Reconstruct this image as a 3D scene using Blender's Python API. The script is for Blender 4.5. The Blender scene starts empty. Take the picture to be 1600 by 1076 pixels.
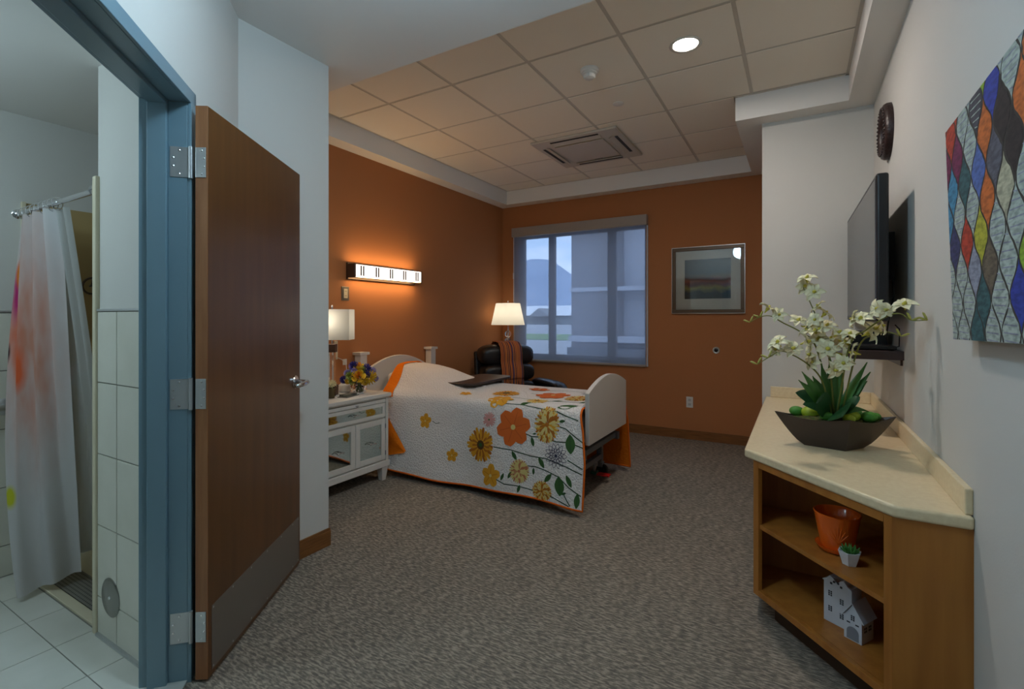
import bpy, bmesh, math, random
from mathutils import Matrix, Vector
random.seed(7)
PI = math.pi
SC = bpy.context.scene
COL = SC.collection

# ------------------------------------------------------------------ camera, world, lights, exposure
HC = 1.335
YAW = math.radians(30.25)
cam_data = bpy.data.cameras.new('camera')
cam_data.sensor_width = 36.0
cam_data.lens = 36.0 * 765.0 / 1600.0
cam_data.shift_y = -(538.0 - 497.0) / 1600.0
cam_data.clip_start = 0.03
cam_data.clip_end = 2000
cam = bpy.data.objects.new('camera', cam_data)
COL.objects.link(cam)
cam.location = (0, 0, HC)
cam.rotation_euler = (PI / 2, 0, YAW)
SC.camera = cam

vs = SC.view_settings
vs.view_transform = 'Standard'
vs.look = 'None'
vs.gamma = 1.0
vs.use_curve_mapping = False
vs.exposure = 0.55

world = bpy.data.worlds.new('sky')
SC.world = world
world.use_nodes = True
wn = world.node_tree.nodes
wl = world.node_tree.links
wn.clear()
w_out = wn.new('ShaderNodeOutputWorld')
w_bg = wn.new('ShaderNodeBackground')
w_tc = wn.new('ShaderNodeTexCoord')
w_map = wn.new('ShaderNodeMapping')
w_map.inputs['Scale'].default_value = (1.0, 1.0, 3.0)
w_nz = wn.new('ShaderNodeTexNoise')
w_nz.inputs['Scale'].default_value = 3.2
w_nz.inputs['Detail'].default_value = 6
w_rmp = wn.new('ShaderNodeValToRGB')
w_rmp.color_ramp.elements[0].position = 0.42
w_rmp.color_ramp.elements[0].color = (0.34, 0.52, 0.85, 1)
w_rmp.color_ramp.elements[1].position = 0.68
w_rmp.color_ramp.elements[1].color = (0.78, 0.86, 1.0, 1)
wl.new(w_tc.outputs['Generated'], w_map.inputs['Vector'])
wl.new(w_map.outputs['Vector'], w_nz.inputs['Vector'])
wl.new(w_nz.outputs['Fac'], w_rmp.inputs['Fac'])
wl.new(w_rmp.outputs['Color'], w_bg.inputs['Color'])
w_bg.inputs['Strength'].default_value = 2.4
wl.new(w_bg.outputs['Background'], w_out.inputs['Surface'])

# ------------------------------------------------------------------ light levels (W) and colours used by the fixtures below
DOWNLIGHT_W, DOWNLIGHT_C = 9.5, (1.0, 0.92, 0.84)
ENTRY_FILL_W, ENTRY_FILL_C = 20.0, (0.53, 0.79, 1.0)  # cool fill from the added entrance domes, out of view
BATH_W, BATH_C = 12.0, (0.62, 0.86, 1.0)
SCONCE_E = 11.5
LAMP_W = 6.0


def lamp_light(name, kind, loc, energy, color, parent=None, **kw):
    d = bpy.data.lights.new(name, kind)
    d.energy = energy
    d.color = color
    rot = kw.pop('rot', None)
    for k, val in kw.items():
        setattr(d, k, val)
    o = bpy.data.objects.new(name, d)
    COL.objects.link(o)
    o.location = loc
    if rot:
        o.rotation_euler = rot
    if parent:
        o.parent = parent
    return o


# ------------------------------------------------------------------ helpers
def s2l(c):
    c = c / 255.0
    return c / 12.92 if c <= 0.04045 else ((c + 0.055) / 1.055) ** 2.4


def rgb(r, g, b):
    return (s2l(r), s2l(g), s2l(b), 1.0)


MATS = {}


def mat(name, color, rough=0.6, metal=0.0, spec=0.5, **kw):
    """kw: noise=(scale, amount, (sx,sy,sz)), bump=(scale, strength, (sx,sy,sz)), color2, trans, emit, alpha, coat, sss"""
    if name in MATS:
        return MATS[name]
    m = bpy.data.materials.new(name)
    m.use_nodes = True
    nt = m.node_tree
    b = nt.nodes['Principled BSDF']
    b.inputs['Base Color'].default_value = color
    b.inputs['Roughness'].default_value = rough
    b.inputs['Metallic'].default_value = metal
    b.inputs['Specular IOR Level'].default_value = spec
    tc = None

    def coords(scale):
        t = nt.nodes.new('ShaderNodeTexCoord')
        mp = nt.nodes.new('ShaderNodeMapping')
        mp.inputs['Scale'].default_value = scale
        nt.links.new(t.outputs['Object'], mp.inputs['Vector'])
        return mp.outputs['Vector']
    if 'noise' in kw:
        sc, lo, hi, st = kw['noise']
        nz = nt.nodes.new('ShaderNodeTexNoise')
        nz.inputs['Scale'].default_value = sc
        nz.inputs['Detail'].default_value = 5
        nt.links.new(coords(st), nz.inputs['Vector'])
        rp = nt.nodes.new('ShaderNodeValToRGB')
        rp.color_ramp.elements[0].position = lo
        rp.color_ramp.elements[1].position = hi
        rp.color_ramp.elements[0].color = color
        rp.color_ramp.elements[1].color = kw.get('color2', color)
        nt.links.new(nz.outputs['Fac'], rp.inputs['Fac'])
        nt.links.new(rp.outputs['Color'], b.inputs['Base Color'])
    if 'bump' in kw:
        sc, stg, st = kw['bump']
        nz = nt.nodes.new('ShaderNodeTexNoise')
        nz.inputs['Scale'].default_value = sc
        nz.inputs['Detail'].default_value = 4
        nt.links.new(coords(st), nz.inputs['Vector'])
        bp = nt.nodes.new('ShaderNodeBump')
        bp.inputs['Strength'].default_value = stg
        bp.inputs['Distance'].default_value = kw.get('bdist', 0.004)
        nt.links.new(nz.outputs['Fac'], bp.inputs['Height'])
        nt.links.new(bp.outputs['Normal'], b.inputs['Normal'])
    if 'trans' in kw:
        b.inputs['Transmission Weight'].default_value = kw['trans']
        b.inputs['IOR'].default_value = kw.get('ior', 1.45)
    if 'emit' in kw:
        b.inputs['Emission Color'].default_value = kw['emit'][0]
        b.inputs['Emission Strength'].default_value = kw['emit'][1]
    if 'coat' in kw:
        b.inputs['Coat Weight'].default_value = kw['coat']
        b.inputs['Coat Roughness'].default_value = 0.1
    if 'alpha' in kw:
        b.inputs['Alpha'].default_value = kw['alpha']
    if 'sheen' in kw:
        b.inputs['Sheen Weight'].default_value = kw['sheen']
    MATS[name] = m
    return m


def shade_fabric(name, color, transl=0.6, transp=0.0):
    m = bpy.data.materials.new(name)
    m.use_nodes = True
    nt = m.node_tree
    nt.nodes.clear()
    out = nt.nodes.new('ShaderNodeOutputMaterial')
    df = nt.nodes.new('ShaderNodeBsdfDiffuse')
    tr = nt.nodes.new('ShaderNodeBsdfTranslucent')
    df.inputs['Color'].default_value = color
    tr.inputs['Color'].default_value = color
    mx = nt.nodes.new('ShaderNodeMixShader')
    mx.inputs['Fac'].default_value = transl
    nt.links.new(df.outputs[0], mx.inputs[1])
    nt.links.new(tr.outputs[0], mx.inputs[2])
    last = mx
    if transp > 0:
        tp = nt.nodes.new('ShaderNodeBsdfTransparent')
        m2 = nt.nodes.new('ShaderNodeMixShader')
        m2.inputs['Fac'].default_value = transp
        nt.links.new(mx.outputs[0], m2.inputs[1])
        nt.links.new(tp.outputs[0], m2.inputs[2])
        last = m2
    nt.links.new(last.outputs[0], out.inputs['Surface'])
    MATS[name] = m
    return m


class MB:
    """collects geometry, then becomes ONE mesh object"""

    def __init__(self):
        self.v = []
        self.f = []
        self.mi = []
        self.M = None
        self.m = 0

    def add(self, vs_, fs_):
        o = len(self.v)
        if self.M is not None:
            vs_ = [tuple(self.M @ Vector(p)) for p in vs_]
        self.v += [tuple(p) for p in vs_]
        for f in fs_:
            self.f.append(tuple(i + o for i in f))
            self.mi.append(self.m)
        return self

    def box(self, x0, y0, z0, x1, y1, z1):
        x0, x1 = min(x0, x1), max(x0, x1)
        y0, y1 = min(y0, y1), max(y0, y1)
        z0, z1 = min(z0, z1), max(z0, z1)
        p = [(x0, y0, z0), (x1, y0, z0), (x1, y1, z0), (x0, y1, z0), (x0, y0, z1), (x1, y0, z1), (x1, y1, z1), (x0, y1, z1)]
        return self.add(p, [(0, 3, 2, 1), (4, 5, 6, 7), (0, 1, 5, 4), (1, 2, 6, 5), (2, 3, 7, 6), (3, 0, 4, 7)])

    def prism(self, poly, z0, z1):
        """poly: CCW list of (x, y)"""
        n = len(poly)
        a = sum(poly[i][0] * poly[(i + 1) % n][1] - poly[(i + 1) % n][0] * poly[i][1] for i in range(n))
        if a < 0:
            poly = poly[::-1]
        p = [(x, y, z0) for x, y in poly] + [(x, y, z1) for x, y in poly]
        fs_ = [tuple(range(n))[::-1], tuple(range(n, 2 * n))]
        fs_ += [(i, (i + 1) % n, n + (i + 1) % n, n + i) for i in range(n)]
        return self.add(p, fs_)

    def tube(self, pts, r, n=8, cap=True):
        rs = r if isinstance(r, (list, tuple)) else [r] * len(pts)
        pts = [Vector(p) for p in pts]
        vs_, fs_ = [], []
        prev = None
        for i, p in enumerate(pts):
            t = (pts[min(i + 1, len(pts) - 1)] - pts[max(i - 1, 0)])
            if t.length < 1e-9:
                t = Vector((0, 0, 1))
            t.normalize()
            if prev is None:
                a = Vector((0, 0, 1)) if abs(t.z) < 0.9 else Vector((1, 0, 0))
                u = t.cross(a).normalized()
            else:
                u = (prev - t * prev.dot(t))
                if u.length < 1e-6:
                    u = t.orthogonal()
                u.normalize()
            prev = u
            w = t.cross(u)
            for k in range(n):
                an = 2 * PI * k / n
                vs_.append(p + (u * math.cos(an) + w * math.sin(an)) * rs[i])
        for i in range(len(pts) - 1):
            for k in range(n):
                fs_.append((i * n + k, i * n + (k + 1) % n, (i + 1) * n + (k + 1) % n, (i + 1) * n + k))
        if cap:
            fs_.append(tuple(range(n))[::-1])
            fs_.append(tuple((len(pts) - 1) * n + k for k in range(n)))
        return self.add(vs_, fs_)

    def lathe(self, prof, c=(0, 0, 0), n=24, axis='z', close=False):
        """prof: list of (r, h) from bottom to top along the axis"""
        vs_, fs_ = [], []
        for r, h in prof:
            for k in range(n):
                a = 2 * PI * k / n
                x, y = r * math.cos(a), r * math.sin(a)
                if axis == 'z':
                    q = (x, y, h)
                elif axis == 'x':
                    q = (h, x, y)
                else:
                    q = (y, h, x)
                vs_.append((q[0] + c[0], q[1] + c[1], q[2] + c[2]))
        m_ = len(prof)
        for i in range(m_ - 1 + (1 if close else 0)):
            j = (i + 1) % m_
            for k in range(n):
                fs_.append((i * n + k, i * n + (k + 1) % n, j * n + (k + 1) % n, j * n + k))
        if not close:
            if prof[0][0] > 1e-5:
                fs_.append(tuple(range(n))[::-1])
            if prof[-1][0] > 1e-5:
                fs_.append(tuple((m_ - 1) * n + k for k in range(n)))
        return self.add(vs_, fs_)

    def grid(self, fn, nu, nv, closeu=False):
        vs_ = [fn(i / (nu if closeu else nu - 1.0), j / (nv - 1.0)) for j in range(nv) for i in range(nu)]
        fs_ = []
        for j in range(nv - 1):
            for i in range(nu if closeu else nu - 1):
                i2 = (i + 1) % nu
                fs_.append((j * nu + i, j * nu + i2, (j + 1) * nu + i2, (j + 1) * nu + i))
        return self.add(vs_, fs_)

    def pill(self, c, a, b, h, e1=0.5, e2=0.5, nu=28, nv=16):
        """superellipsoid cushion"""
        def sp(x, e):
            return math.copysign(abs(x) ** e, x)

        def fn(u, v):
            th = 2 * PI * u
            ph = -PI / 2 + PI * v
            return (c[0] + a * sp(math.cos(ph), e1) * sp(math.cos(th), e2),
                    c[1] + b * sp(math.cos(ph), e1) * sp(math.sin(th), e2),
                    c[2] + h * sp(math.sin(ph), e1))
        return self.grid(fn, nu, nv, closeu=True)

    def mesh(self, name, mats, smooth=False):
        me = bpy.data.meshes.new(name)
        me.from_pydata(self.v, [], self.f)
        if not isinstance(mats, (list, tuple)):
            mats = [mats]
        for m_ in mats:
            me.materials.append(m_)
        if len(mats) > 1:
            for p, i in zip(me.polygons, self.mi):
                p.material_index = i
        if smooth:
            for p in me.polygons:
                p.use_smooth = True
        me.update()
        return me

    def build(self, name, mats, parent=None, smooth=False, bevel=0.0, seg=2, loc=None, rot=None, auto=None):
        me = self.mesh(name, mats, smooth)
        o = bpy.data.objects.new(name, me)
        COL.objects.link(o)
        if parent:
            o.parent = parent
        if loc:
            o.location = loc
        if rot:
            o.rotation_euler = rot
        if auto is not None:
            try:
                me.set_sharp_from_angle(angle=math.radians(auto))
            except Exception:
                pass
        if bevel > 0:
            bm_ = o.modifiers.new('bevel', 'BEVEL')
            bm_.width = bevel
            bm_.segments = seg
            bm_.limit_method = 'ANGLE'
            bm_.angle_limit = math.radians(40)
        return o


def tag(o, label=None, cat=None, group=None, kind=None):
    if label:
        o['label'] = label
    if cat:
        o['category'] = cat
    if group:
        o['group'] = group
    if kind:
        o['kind'] = kind
    return o


def thing(name, label, cat, loc=(0, 0, 0), rz=0.0, group=None, kind=None):
    o = bpy.data.objects.new(name, None)
    o.empty_display_size = 0.05
    COL.objects.link(o)
    o.location = loc
    o.rotation_euler = (0, 0, rz)
    return tag(o, label, cat, group, kind)


def bx(*a):
    return MB().box(*a)


# ------------------------------------------------------------------ materials
M_white = mat('white_wall_paint', rgb(206, 204, 198), 0.85, spec=0.2, bump=(180, 0.08, (1, 1, 1)))
M_orange = mat('burnt_orange_wall_paint', rgb(174, 114, 70), 0.75, spec=0.25, bump=(180, 0.08, (1, 1, 1)))
M_ceil = mat('flat_ceiling_paint', rgb(232, 229, 224), 0.9, spec=0.1)
M_tile_c = mat('ceiling_tile_fibre', rgb(242, 233, 218), 0.95, spec=0.1, bump=(260, 0.15, (1, 1, 1)))
M_tbar = mat('ceiling_grid_metal', rgb(206, 196, 182), 0.6)
M_oak = mat('oak_trim', rgb(140, 92, 46), 0.45, noise=(6, 0.3, 0.7, (1, 1, 14)), color2=rgb(112, 68, 30))
M_frame = mat('blue_grey_steel_paint', rgb(116, 144, 156), 0.28, spec=0.6)
M_steel = mat('brushed_steel', rgb(196, 198, 198), 0.38, 0.7, bump=(40, 0.05, (1, 1, 30)))
M_chrome = mat('chrome', rgb(220, 220, 222), 0.12, 1.0)
M_plastic_w = mat('white_plastic', rgb(215, 212, 205), 0.4)
M_black = mat('black_plastic', rgb(22, 22, 24), 0.4)
M_black_gloss = mat('glossy_black', rgb(14, 14, 16), 0.12)
M_wood_door = mat('cherry_veneer', rgb(106, 68, 33), 0.3, spec=0.5, noise=(3.0, 0.25, 0.75, (6, 6, 0.5)), color2=rgb(86, 53, 23))
M_wood_edge = mat('cherry_edge', rgb(166, 112, 72), 0.45, noise=(5.0, 0.3, 0.7, (8, 8, 0.6)), color2=rgb(140, 88, 52))
M_cab = mat('maple_cabinet_veneer', rgb(184, 120, 52), 0.4, noise=(3.0, 0.3, 0.72, (7, 7, 0.6)), color2=rgb(158, 96, 36))
M_walltile = mat('cream_wall_tile', rgb(222, 220, 208), 0.3, noise=(5, 0.3, 0.7, (1, 1, 1)), color2=rgb(212, 210, 196))
M_grout = mat('grey_grout', rgb(134, 132, 122), 0.9)
M_floortile = mat('pale_floor_tile', rgb(222, 220, 210), 0.32, noise=(4, 0.3, 0.7, (1, 1, 1)), color2=rgb(208, 207, 196))
M_surround = mat('beige_shower_panel', rgb(176, 152, 104), 0.4)
M_trimcream = mat('cream_trim', rgb(214, 204, 176), 0.45)


def carpet_material():
    m = bpy.data.materials.new('patterned_carpet')
    m.use_nodes = True
    nt = m.node_tree
    b = nt.nodes['Principled BSDF']
    b.inputs['Roughness'].default_value = 1.0
    b.inputs['Specular IOR Level'].default_value = 0.05
    tc = nt.nodes.new('ShaderNodeTexCoord')

    def noise(scale, st, det=3, dist=0.0):
        mp = nt.nodes.new('ShaderNodeMapping')
        mp.inputs['Scale'].default_value = st
        nt.links.new(tc.outputs['Object'], mp.inputs['Vector'])
        n = nt.nodes.new('ShaderNodeTexNoise')
        n.inputs['Scale'].default_value = scale
        n.inputs['Detail'].default_value = det
        n.inputs['Distortion'].default_value = dist
        nt.links.new(mp.outputs['Vector'], n.inputs['Vector'])
        return n
    n1 = noise(17.0, (1.9, 7.0, 1), 2, 0.35)
    n2 = noise(4.0, (4.5, 1.1, 1), 2, 0.4)
    n3 = noise(240.0, (1, 1, 1), 2)
    add = nt.nodes.new('ShaderNodeMath')
    add.operation = 'MULTIPLY_ADD'
    add.inputs[1].default_value = 0.14
    nt.links.new(n2.outputs['Fac'], add.inputs[0])
    nt.links.new(n1.outputs['Fac'], add.inputs[2])
    add2 = nt.nodes.new('ShaderNodeMath')
    add2.operation = 'MULTIPLY_ADD'
    add2.inputs[1].default_value = 0.22
    nt.links.new(n3.outputs['Fac'], add2.inputs[0])
    nt.links.new(add.outputs[0], add2.inputs[2])
    rp = nt.nodes.new('ShaderNodeValToRGB')
    e = rp.color_ramp.elements
    e[0].position = 0.53
    e[0].color = rgb(104, 97, 88)
    e[1].position = 0.82
    e[1].color = rgb(162, 150, 134)
    k = rp.color_ramp.elements.new(0.66)
    k.color = rgb(124, 115, 104)
    nt.links.new(add2.outputs[0], rp.inputs['Fac'])
    nt.links.new(rp.outputs['Color'], b.inputs['Base Color'])
    bp = nt.nodes.new('ShaderNodeBump')
    bp.inputs['Strength'].default_value = 0.6
    bp.inputs['Distance'].default_value = 0.006
    nt.links.new(add2.outputs[0], bp.inputs['Height'])
    nt.links.new(bp.outputs['Normal'], b.inputs['Normal'])
    return m


M_carpet = carpet_material()

# ------------------------------------------------------------------ room shell
H1, H2, HT = 2.82, 3.0, 3.14
XL, XR, YB = -3.45, 0.458, 5.666
XW = -2.39                       # left wing wall
S2 = math.sqrt(0.5)
P0 = Vector((XW, 1.41, 0))       # where the diagonal wall meets the wing wall
DD = Vector((-S2, S2, 0))        # along the diagonal wall, away from the camera
DN = Vector((S2, S2, 0))         # its normal, into the room


def dg(s, n, z=0.0):
    p = P0 + DD * s + DN * n
    return (p.x, p.y, z)


def struct(o, label):
    return tag(o, label, None, None, 'structure')


floor = struct(bx(-3.6, -2.2, -0.06, 0.62, 5.8, 0.0).build('floor', M_carpet), 'grey brown patterned carpet across the bedroom')
# bathroom floor sits on the slab a hair above the carpet plane
bath_floor = struct(MB().prism([(-3.53, -1.2), dg(-2.75, -0.078)[:2], dg(-0.25, -0.078)[:2], (-2.2, 0.95), (-3.53, 0.95)], 0.0005, 0.006).build('floor_bathroom', M_grout), 'pale square tiled bathroom floor')
W = 0.308
gx = [-2.587 + 0.312 * k for k in range(-5, 4)]
gy = [0.775 - 0.312 * k for k in range(0, 4)]


def diag_clip_ok(x, y):
    q = Vector((x, y, 0)) - P0
    return q.dot(DN) < -0.085


def clip_poly(poly, p, n):
    """keep side where (q-p).n <= 0"""
    out = []
    k = len(poly)
    for i in range(k):
        a, b = Vector(poly[i]), Vector(poly[(i + 1) % k])
        da, db = (a - p).dot(n), (b - p).dot(n)
        if da <= 0:
            out.append(tuple(a))
        if da * db < 0:
            t = da / (da - db)
            out.append(tuple(a.lerp(b, t)))
    return out


P0d = Vector((P0.x, P0.y)) + Vector((DN.x, DN.y)) * (-0.08)
for iy in range(-1, 4):
    for ix in range(len(gx)):
        x0, x1 = gx[ix] + 0.002, gx[ix] + 0.310
        if iy == -1:
            y0, y1 = 0.777, 0.905
        else:
            y1 = gy[iy] - 0.002
            y0 = gy[iy] - 0.310
        x0 = max(x0, -3.515)
        if x1 - x0 < 0.03:
            continue
        poly = clip_poly([(x0, y0), (x1, y0), (x1, y1), (x0, y1)], P0d, Vector((DN.x, DN.y)))
        if len(poly) >= 3:
            MB().prism(poly, 0.006, 0.0095).build('floor_tile', M_floortile, bath_floor)

struct(bx(XL - 0.12, 1.9, 0, XL, YB + 0.12, HT).build('wall_left', M_orange), 'burnt orange wall behind the bed head and sconce')

# back wall with the window opening
WX0, WX1, WZ0, WZ1 = -3.23, -1.515, 0.79, 2.45
wb = MB()
wb.box(XL, YB, 0, WX0, YB + 0.2, HT).box(WX1, YB, 0, 0.62, YB + 0.2, HT)
wb.box(WX0, YB, 0, WX1, YB + 0.2, WZ0).box(WX0, YB, WZ1, WX1, YB + 0.2, HT)
struct(wb.build('wall_back', M_orange), 'burnt orange wall around the window')

# left wing: wall beside the open door, returning to the orange wall
wg = MB()
wg.prism([(XW, 1.41), (XW, 1.95), (XL - 0.02, 1.95), (XL - 0.02, 1.83), (XW - 0.12, 1.83), (XW - 0.12, 1.38)], 0, H1)
struct(wg.build('wall_wing_left', M_white), 'white wall end beside the open wooden door')
# diagonal wall with the door opening
OP0, OP1, OPH = -0.65, -1.60, 2.125
FR = 0.05
dgw = MB()


def dgbox(mb, s0, s1, n0, n1, z0, z1):
    return mb.prism([dg(s0, n0)[:2], dg(s1, n0)[:2], dg(s1, n1)[:2], dg(s0, n1)[:2]], z0, z1)


dgbox(dgw, 0.0, OP0 + 0.02, -0.14, 0, 0, H1)
dgbox(dgw, OP1 - 0.02, -2.9, -0.14, 0, 0, H1)
dgbox(dgw, OP0 + 0.02, OP1 - 0.02, -0.14, 0, OPH + 0.02, H1)
struct(dgw.build('wall_diagonal', M_white), 'white angled wall around the bathroom doorway')

struct(bx(XR, -2.2, 0, XR + 0.12, 4.2, HT).build('wall_right', M_white), 'white wall carrying the television, clock and canvas')
struct(bx(-0.234, 4.2, 0, XR + 0.12, YB, HT).build('wall_wing_right', M_white), 'pale wall end behind the far counter')
rx, ry, _ = dg(-2.9, 0)
struct(bx(rx - 0.1, -2.3, 0, XR + 0.12, -2.2, HT).build('wall_rear', M_white), 'plain wall behind the entrance')
struct(bx(rx - 0.1, -2.2, 0, rx, ry + 0.05, H1).build('wall_entry_left', M_white), 'plain entrance wall left of the camera')

# bathroom walls (tile wainscot is built tile by tile)
BY = 0.909
bw = MB().prism([(-2.56, BY), (-2.10, BY), (-2.30, BY + 0.22), (-2.56, BY + 0.22)], 0, 2.80)
bath_back = struct(bw.build('wall_bathroom_back', M_white), 'white upper wall with cream tiles seen through the doorway')
bl = bx(-3.62, -1.3, 0, -3.52, 1.95, 2.80)
bath_left = struct(bl.build('wall_bathroom_left', M_white), 'grey white bathroom side wall behind the shower curtain')
struct(bx(-3.62, -1.3, 0, rx, -1.2, 2.80).build('wall_bathroom_front', M_white), 'bathroom wall out of sight beside the doorway')
struct(bx(-3.52, 1.70, 0, -2.52, 1.80, 2.80).build('wall_shower_back', M_white), 'end wall of the shower recess')
struct(bx(-2.56, BY + 0.22, 0, -2.50, 1.70, 2.80).build('wall_shower_right', M_white), 'side wall of the shower recess')
bcl = MB().prism([(-3.62, -1.3), (rx, -1.3), dg(-2.9, -0.14)[:2], dg(0.06, -0.14)[:2], (-2.55, 1.8), (-3.62, 1.8)], 2.40, 2.5)
bath_ceiling = struct(bcl.build('ceiling_bathroom', M_ceil), 'flat bathroom ceiling')

rows = [0.012, 0.169, 0.468, 0.767, 1.066, 1.363]
for zi in range(len(rows) - 1):
    z0, z1 = rows[zi] + 0.0025, rows[zi + 1] - 0.0025
    for x0, x1 in ((-2.543, -2.372), (-2.366, -2.169), (-2.163, -2.102)):
        bx(x0, BY - 0.008, z0, x1, BY, z1).build('wall_tile', M_walltile, bath_back, bevel=0.0008, seg=1)
bx(-2.545, BY - 0.004, 0.012, -2.1, BY + 0.002, 1.364).build('grout', M_grout, bath_back)
bx(-2.545, BY - 0.011, 1.364, -2.1, BY, 1.374).build('tile_edge_trim', M_steel, bath_back)
MB().prism([(-2.535, BY - 0.02), (-2.10, BY - 0.02), (-2.10, BY), (-2.535, BY)], 0.0095, 0.02).build('cove_trim', M_steel, bath_back)
for zi in range(len(rows) - 1):
    z0, z1 = rows[zi] + 0.0025, rows[zi + 1] - 0.0025
    for k in range(7):
        y1 = 0.92 - 0.2 * k
        bx(-3.52, y1 - 0.197, z0, -3.512, y1 - 0.003, z1).build('wall_tile', M_walltile, bath_left, bevel=0.0008, seg=1)
bx(-3.522, -1.2, 0.012, -3.516, 0.92, 1.364).build('grout', M_grout, bath_left)
bx(-3.52, -1.2, 1.364, -3.509, 0.92, 1.374).build('tile_edge_trim', M_steel, bath_left)

# shower lining
sur = thing('shower_lining', 'beige shower wall panels behind the curtain', 'shower', (-3.3, 1.3, 0))
sur['kind'] = 'structure'
del sur['category']


def sp(*a):
    b_ = bx(*a)
    b_.v = [(x + 3.3, y - 1.3, z) for x, y, z in b_.v]
    return b_


sp(-3.52, 0.935, 0.02, -3.508, 1.70, 1.94).build('side_panel', M_surround, sur)
sp(-3.508, 1.688, 0.02, -2.56, 1.70, 1.94).build('back_panel', M_surround, sur)
sp(-2.572, 0.93, 0.02, -2.56, 1.688, 1.94).build('side_panel', M_surround, sur)
sp(-3.52, 0.92, 0.02, -3.498, 0.935, 1.945).build('edge_trim', M_trimcream, sur)
sp(-2.578, 0.893, 0.0, -2.545, 0.93, 1.935).build('edge_trim', M_trimcream, sur, bevel=0.006)
sp(-3.508, 1.10, 0.865, -3.46, 1.688, 0.895).build('soap_ledge', M_surround, sur, bevel=0.006)
sp(-3.52, 0.913, 0.0, -2.58, 0.955, 0.016).build('curb_strip', M_trimcream, sur, bevel=0.003)
sp(-3.508, 1.08, 0.0, -2.572, 1.688, 0.012).build('shower_tray', M_trimcream, sur)

# ceiling: flat soffit around a raised bay of lay-in tiles
cl = MB()
cl.box(-3.57, -2.3, H1, 0.62, 2.17, HT)
cl.box(-3.57, 2.17, H1, -3.29, 5.8, HT)
cl.box(-3.29, 5.507, H1, -0.405, 5.8, HT)
cl.box(-0.405, 4.04, H1, 0.62, 5.8, HT)
cl.box(0.303, 2.17, H1, 0.62, 4.04, HT)
ceiling = struct(cl.build('ceiling', M_ceil), 'flat soffit ceiling framing a raised bay of square tiles')
bx(-3.29, 2.17, H2 + 0.001, 0.303, 5.507, H2 + 0.03).build('plenum_board', M_tbar, ceiling)
TX = [-2.735 + 0.6105 * k for k in range(-1, 6)]
TY = [2.797 + 0.6085 * k for k in range(-2, 6)]
G = 0.011
for i in range(len(TX)):
    for j in range(len(TY)):
        x0, x1 = TX[i] + G, TX[i] + 0.6105 - G
        y0, y1 = TY[j] + G, TY[j] + 0.6085 - G
        x0 = max(x0, -3.29 + 0.012)
        y0 = max(y0, 2.17 + 0.004)
        xr = 0.303 if y0 < 4.0 else -0.405
        if y0 < 4.04 - 0.1 and y1 > 4.04 and x1 > -0.4:
            y1 = 4.04 - 0.012
        if y0 >= 4.0 and x0 < -0.405:
            xr = -0.405
        x1 = min(x1, xr - 0.012)
        y1 = min(y1, 5.507 - 0.012)
        if x1 - x0 < 0.03 or y1 - y0 < 0.03:
            continue
        bx(x0, y0, H2 - 0.004, x1, y1, H2 + 0.001).build('ceiling_tile', M_tile_c, ceiling, bevel=0.002, seg=1)
# visible edge angle round the bay
for a in ((-3.29, 2.17, -3.272, 5.507), (-3.29, 5.489, -0.405, 5.507), (0.285, 2.17, 0.303, 4.04), (-0.405, 4.022, 0.303, 4.04)):
    bx(a[0], a[1], H2 - 0.006, a[2], a[3], H2 + 0.001).build('edge_angle', M_tbar, ceiling)


def baseboard(name, label, pts):
    """polyline in plan; board stands on its left side"""
    o = thing(name, label, None, (pts[0][0], pts[0][1], 0))
    o['kind'] = 'structure'
    for (ax, ay), (bx_, by_) in zip(pts[:-1], pts[1:]):
        a, b_ = Vector((ax, ay)), Vector((bx_, by_))
        t = (b_ - a).normalized()
        n = Vector((-t.y, t.x))
        o0 = Vector(pts[0])
        q = [a, b_, b_ + n * 0.014, a + n * 0.014]
        MB().prism([tuple(p - o0) for p in q], 0, 0.085).build('board', M_oak, o)
        q = [a, b_, b_ + n * 0.009, a + n * 0.009]
        MB().prism([tuple(p - o0) for p in q], 0.085, 0.10).build('cap', M_oak, o)
    return o


baseboard('baseboard_back', 'oak baseboard under the window', [(-0.235, YB), (XL, YB)])
baseboard('baseboard_left', 'oak baseboard behind the bed', [(XL, YB - 0.015), (XL, 1.95)])
baseboard('baseboard_wing', 'short oak baseboard beside the open door', [(XW - 0.0, 1.955), (XW, 1.43)])
# ------------------------------------------------------------------ door frame (steel, blue grey)
frame = thing('trim_1', 'blue grey steel door frame of the bathroom doorway', None, dg(OP0, 0))
frame['kind'] = 'structure'
FO = Vector(dg(OP0, 0))


def dgp(mb, s0, s1, n0, n1, z0, z1, org=FO):
    q = [dg(s0, n0), dg(s1, n0), dg(s1, n1), dg(s0, n1)]
    return mb.prism([(p[0] - org.x, p[1] - org.y) for p in q], z0 - org.z, z1 - org.z)


def jamb(s_in, sgn, name):
    """s_in: the clear-opening side; sgn +1 when the wall lies at larger s"""
    mb = MB()
    dgp(mb, s_in, s_in + sgn * 0.05, 0.0, 0.012, 0, OPH + 0.05)            # room-side casing face
    dgp(mb, s_in, s_in + sgn * 0.02, -0.063, 0.0, 0, OPH)                   # rebate for the leaf
    dgp(mb, s_in - sgn * 0.016, s_in + sgn * 0.02, -0.124, -0.063, 0, OPH)  # stop
    dgp(mb, s_in, s_in + sgn * 0.02, -0.145, -0.124, 0, OPH)
    dgp(mb, s_in, s_in + sgn * 0.05, -0.155, -0.142, 0, OPH + 0.05)
    return mb.build(name, M_frame, frame, bevel=0.002, seg=2)


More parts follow.
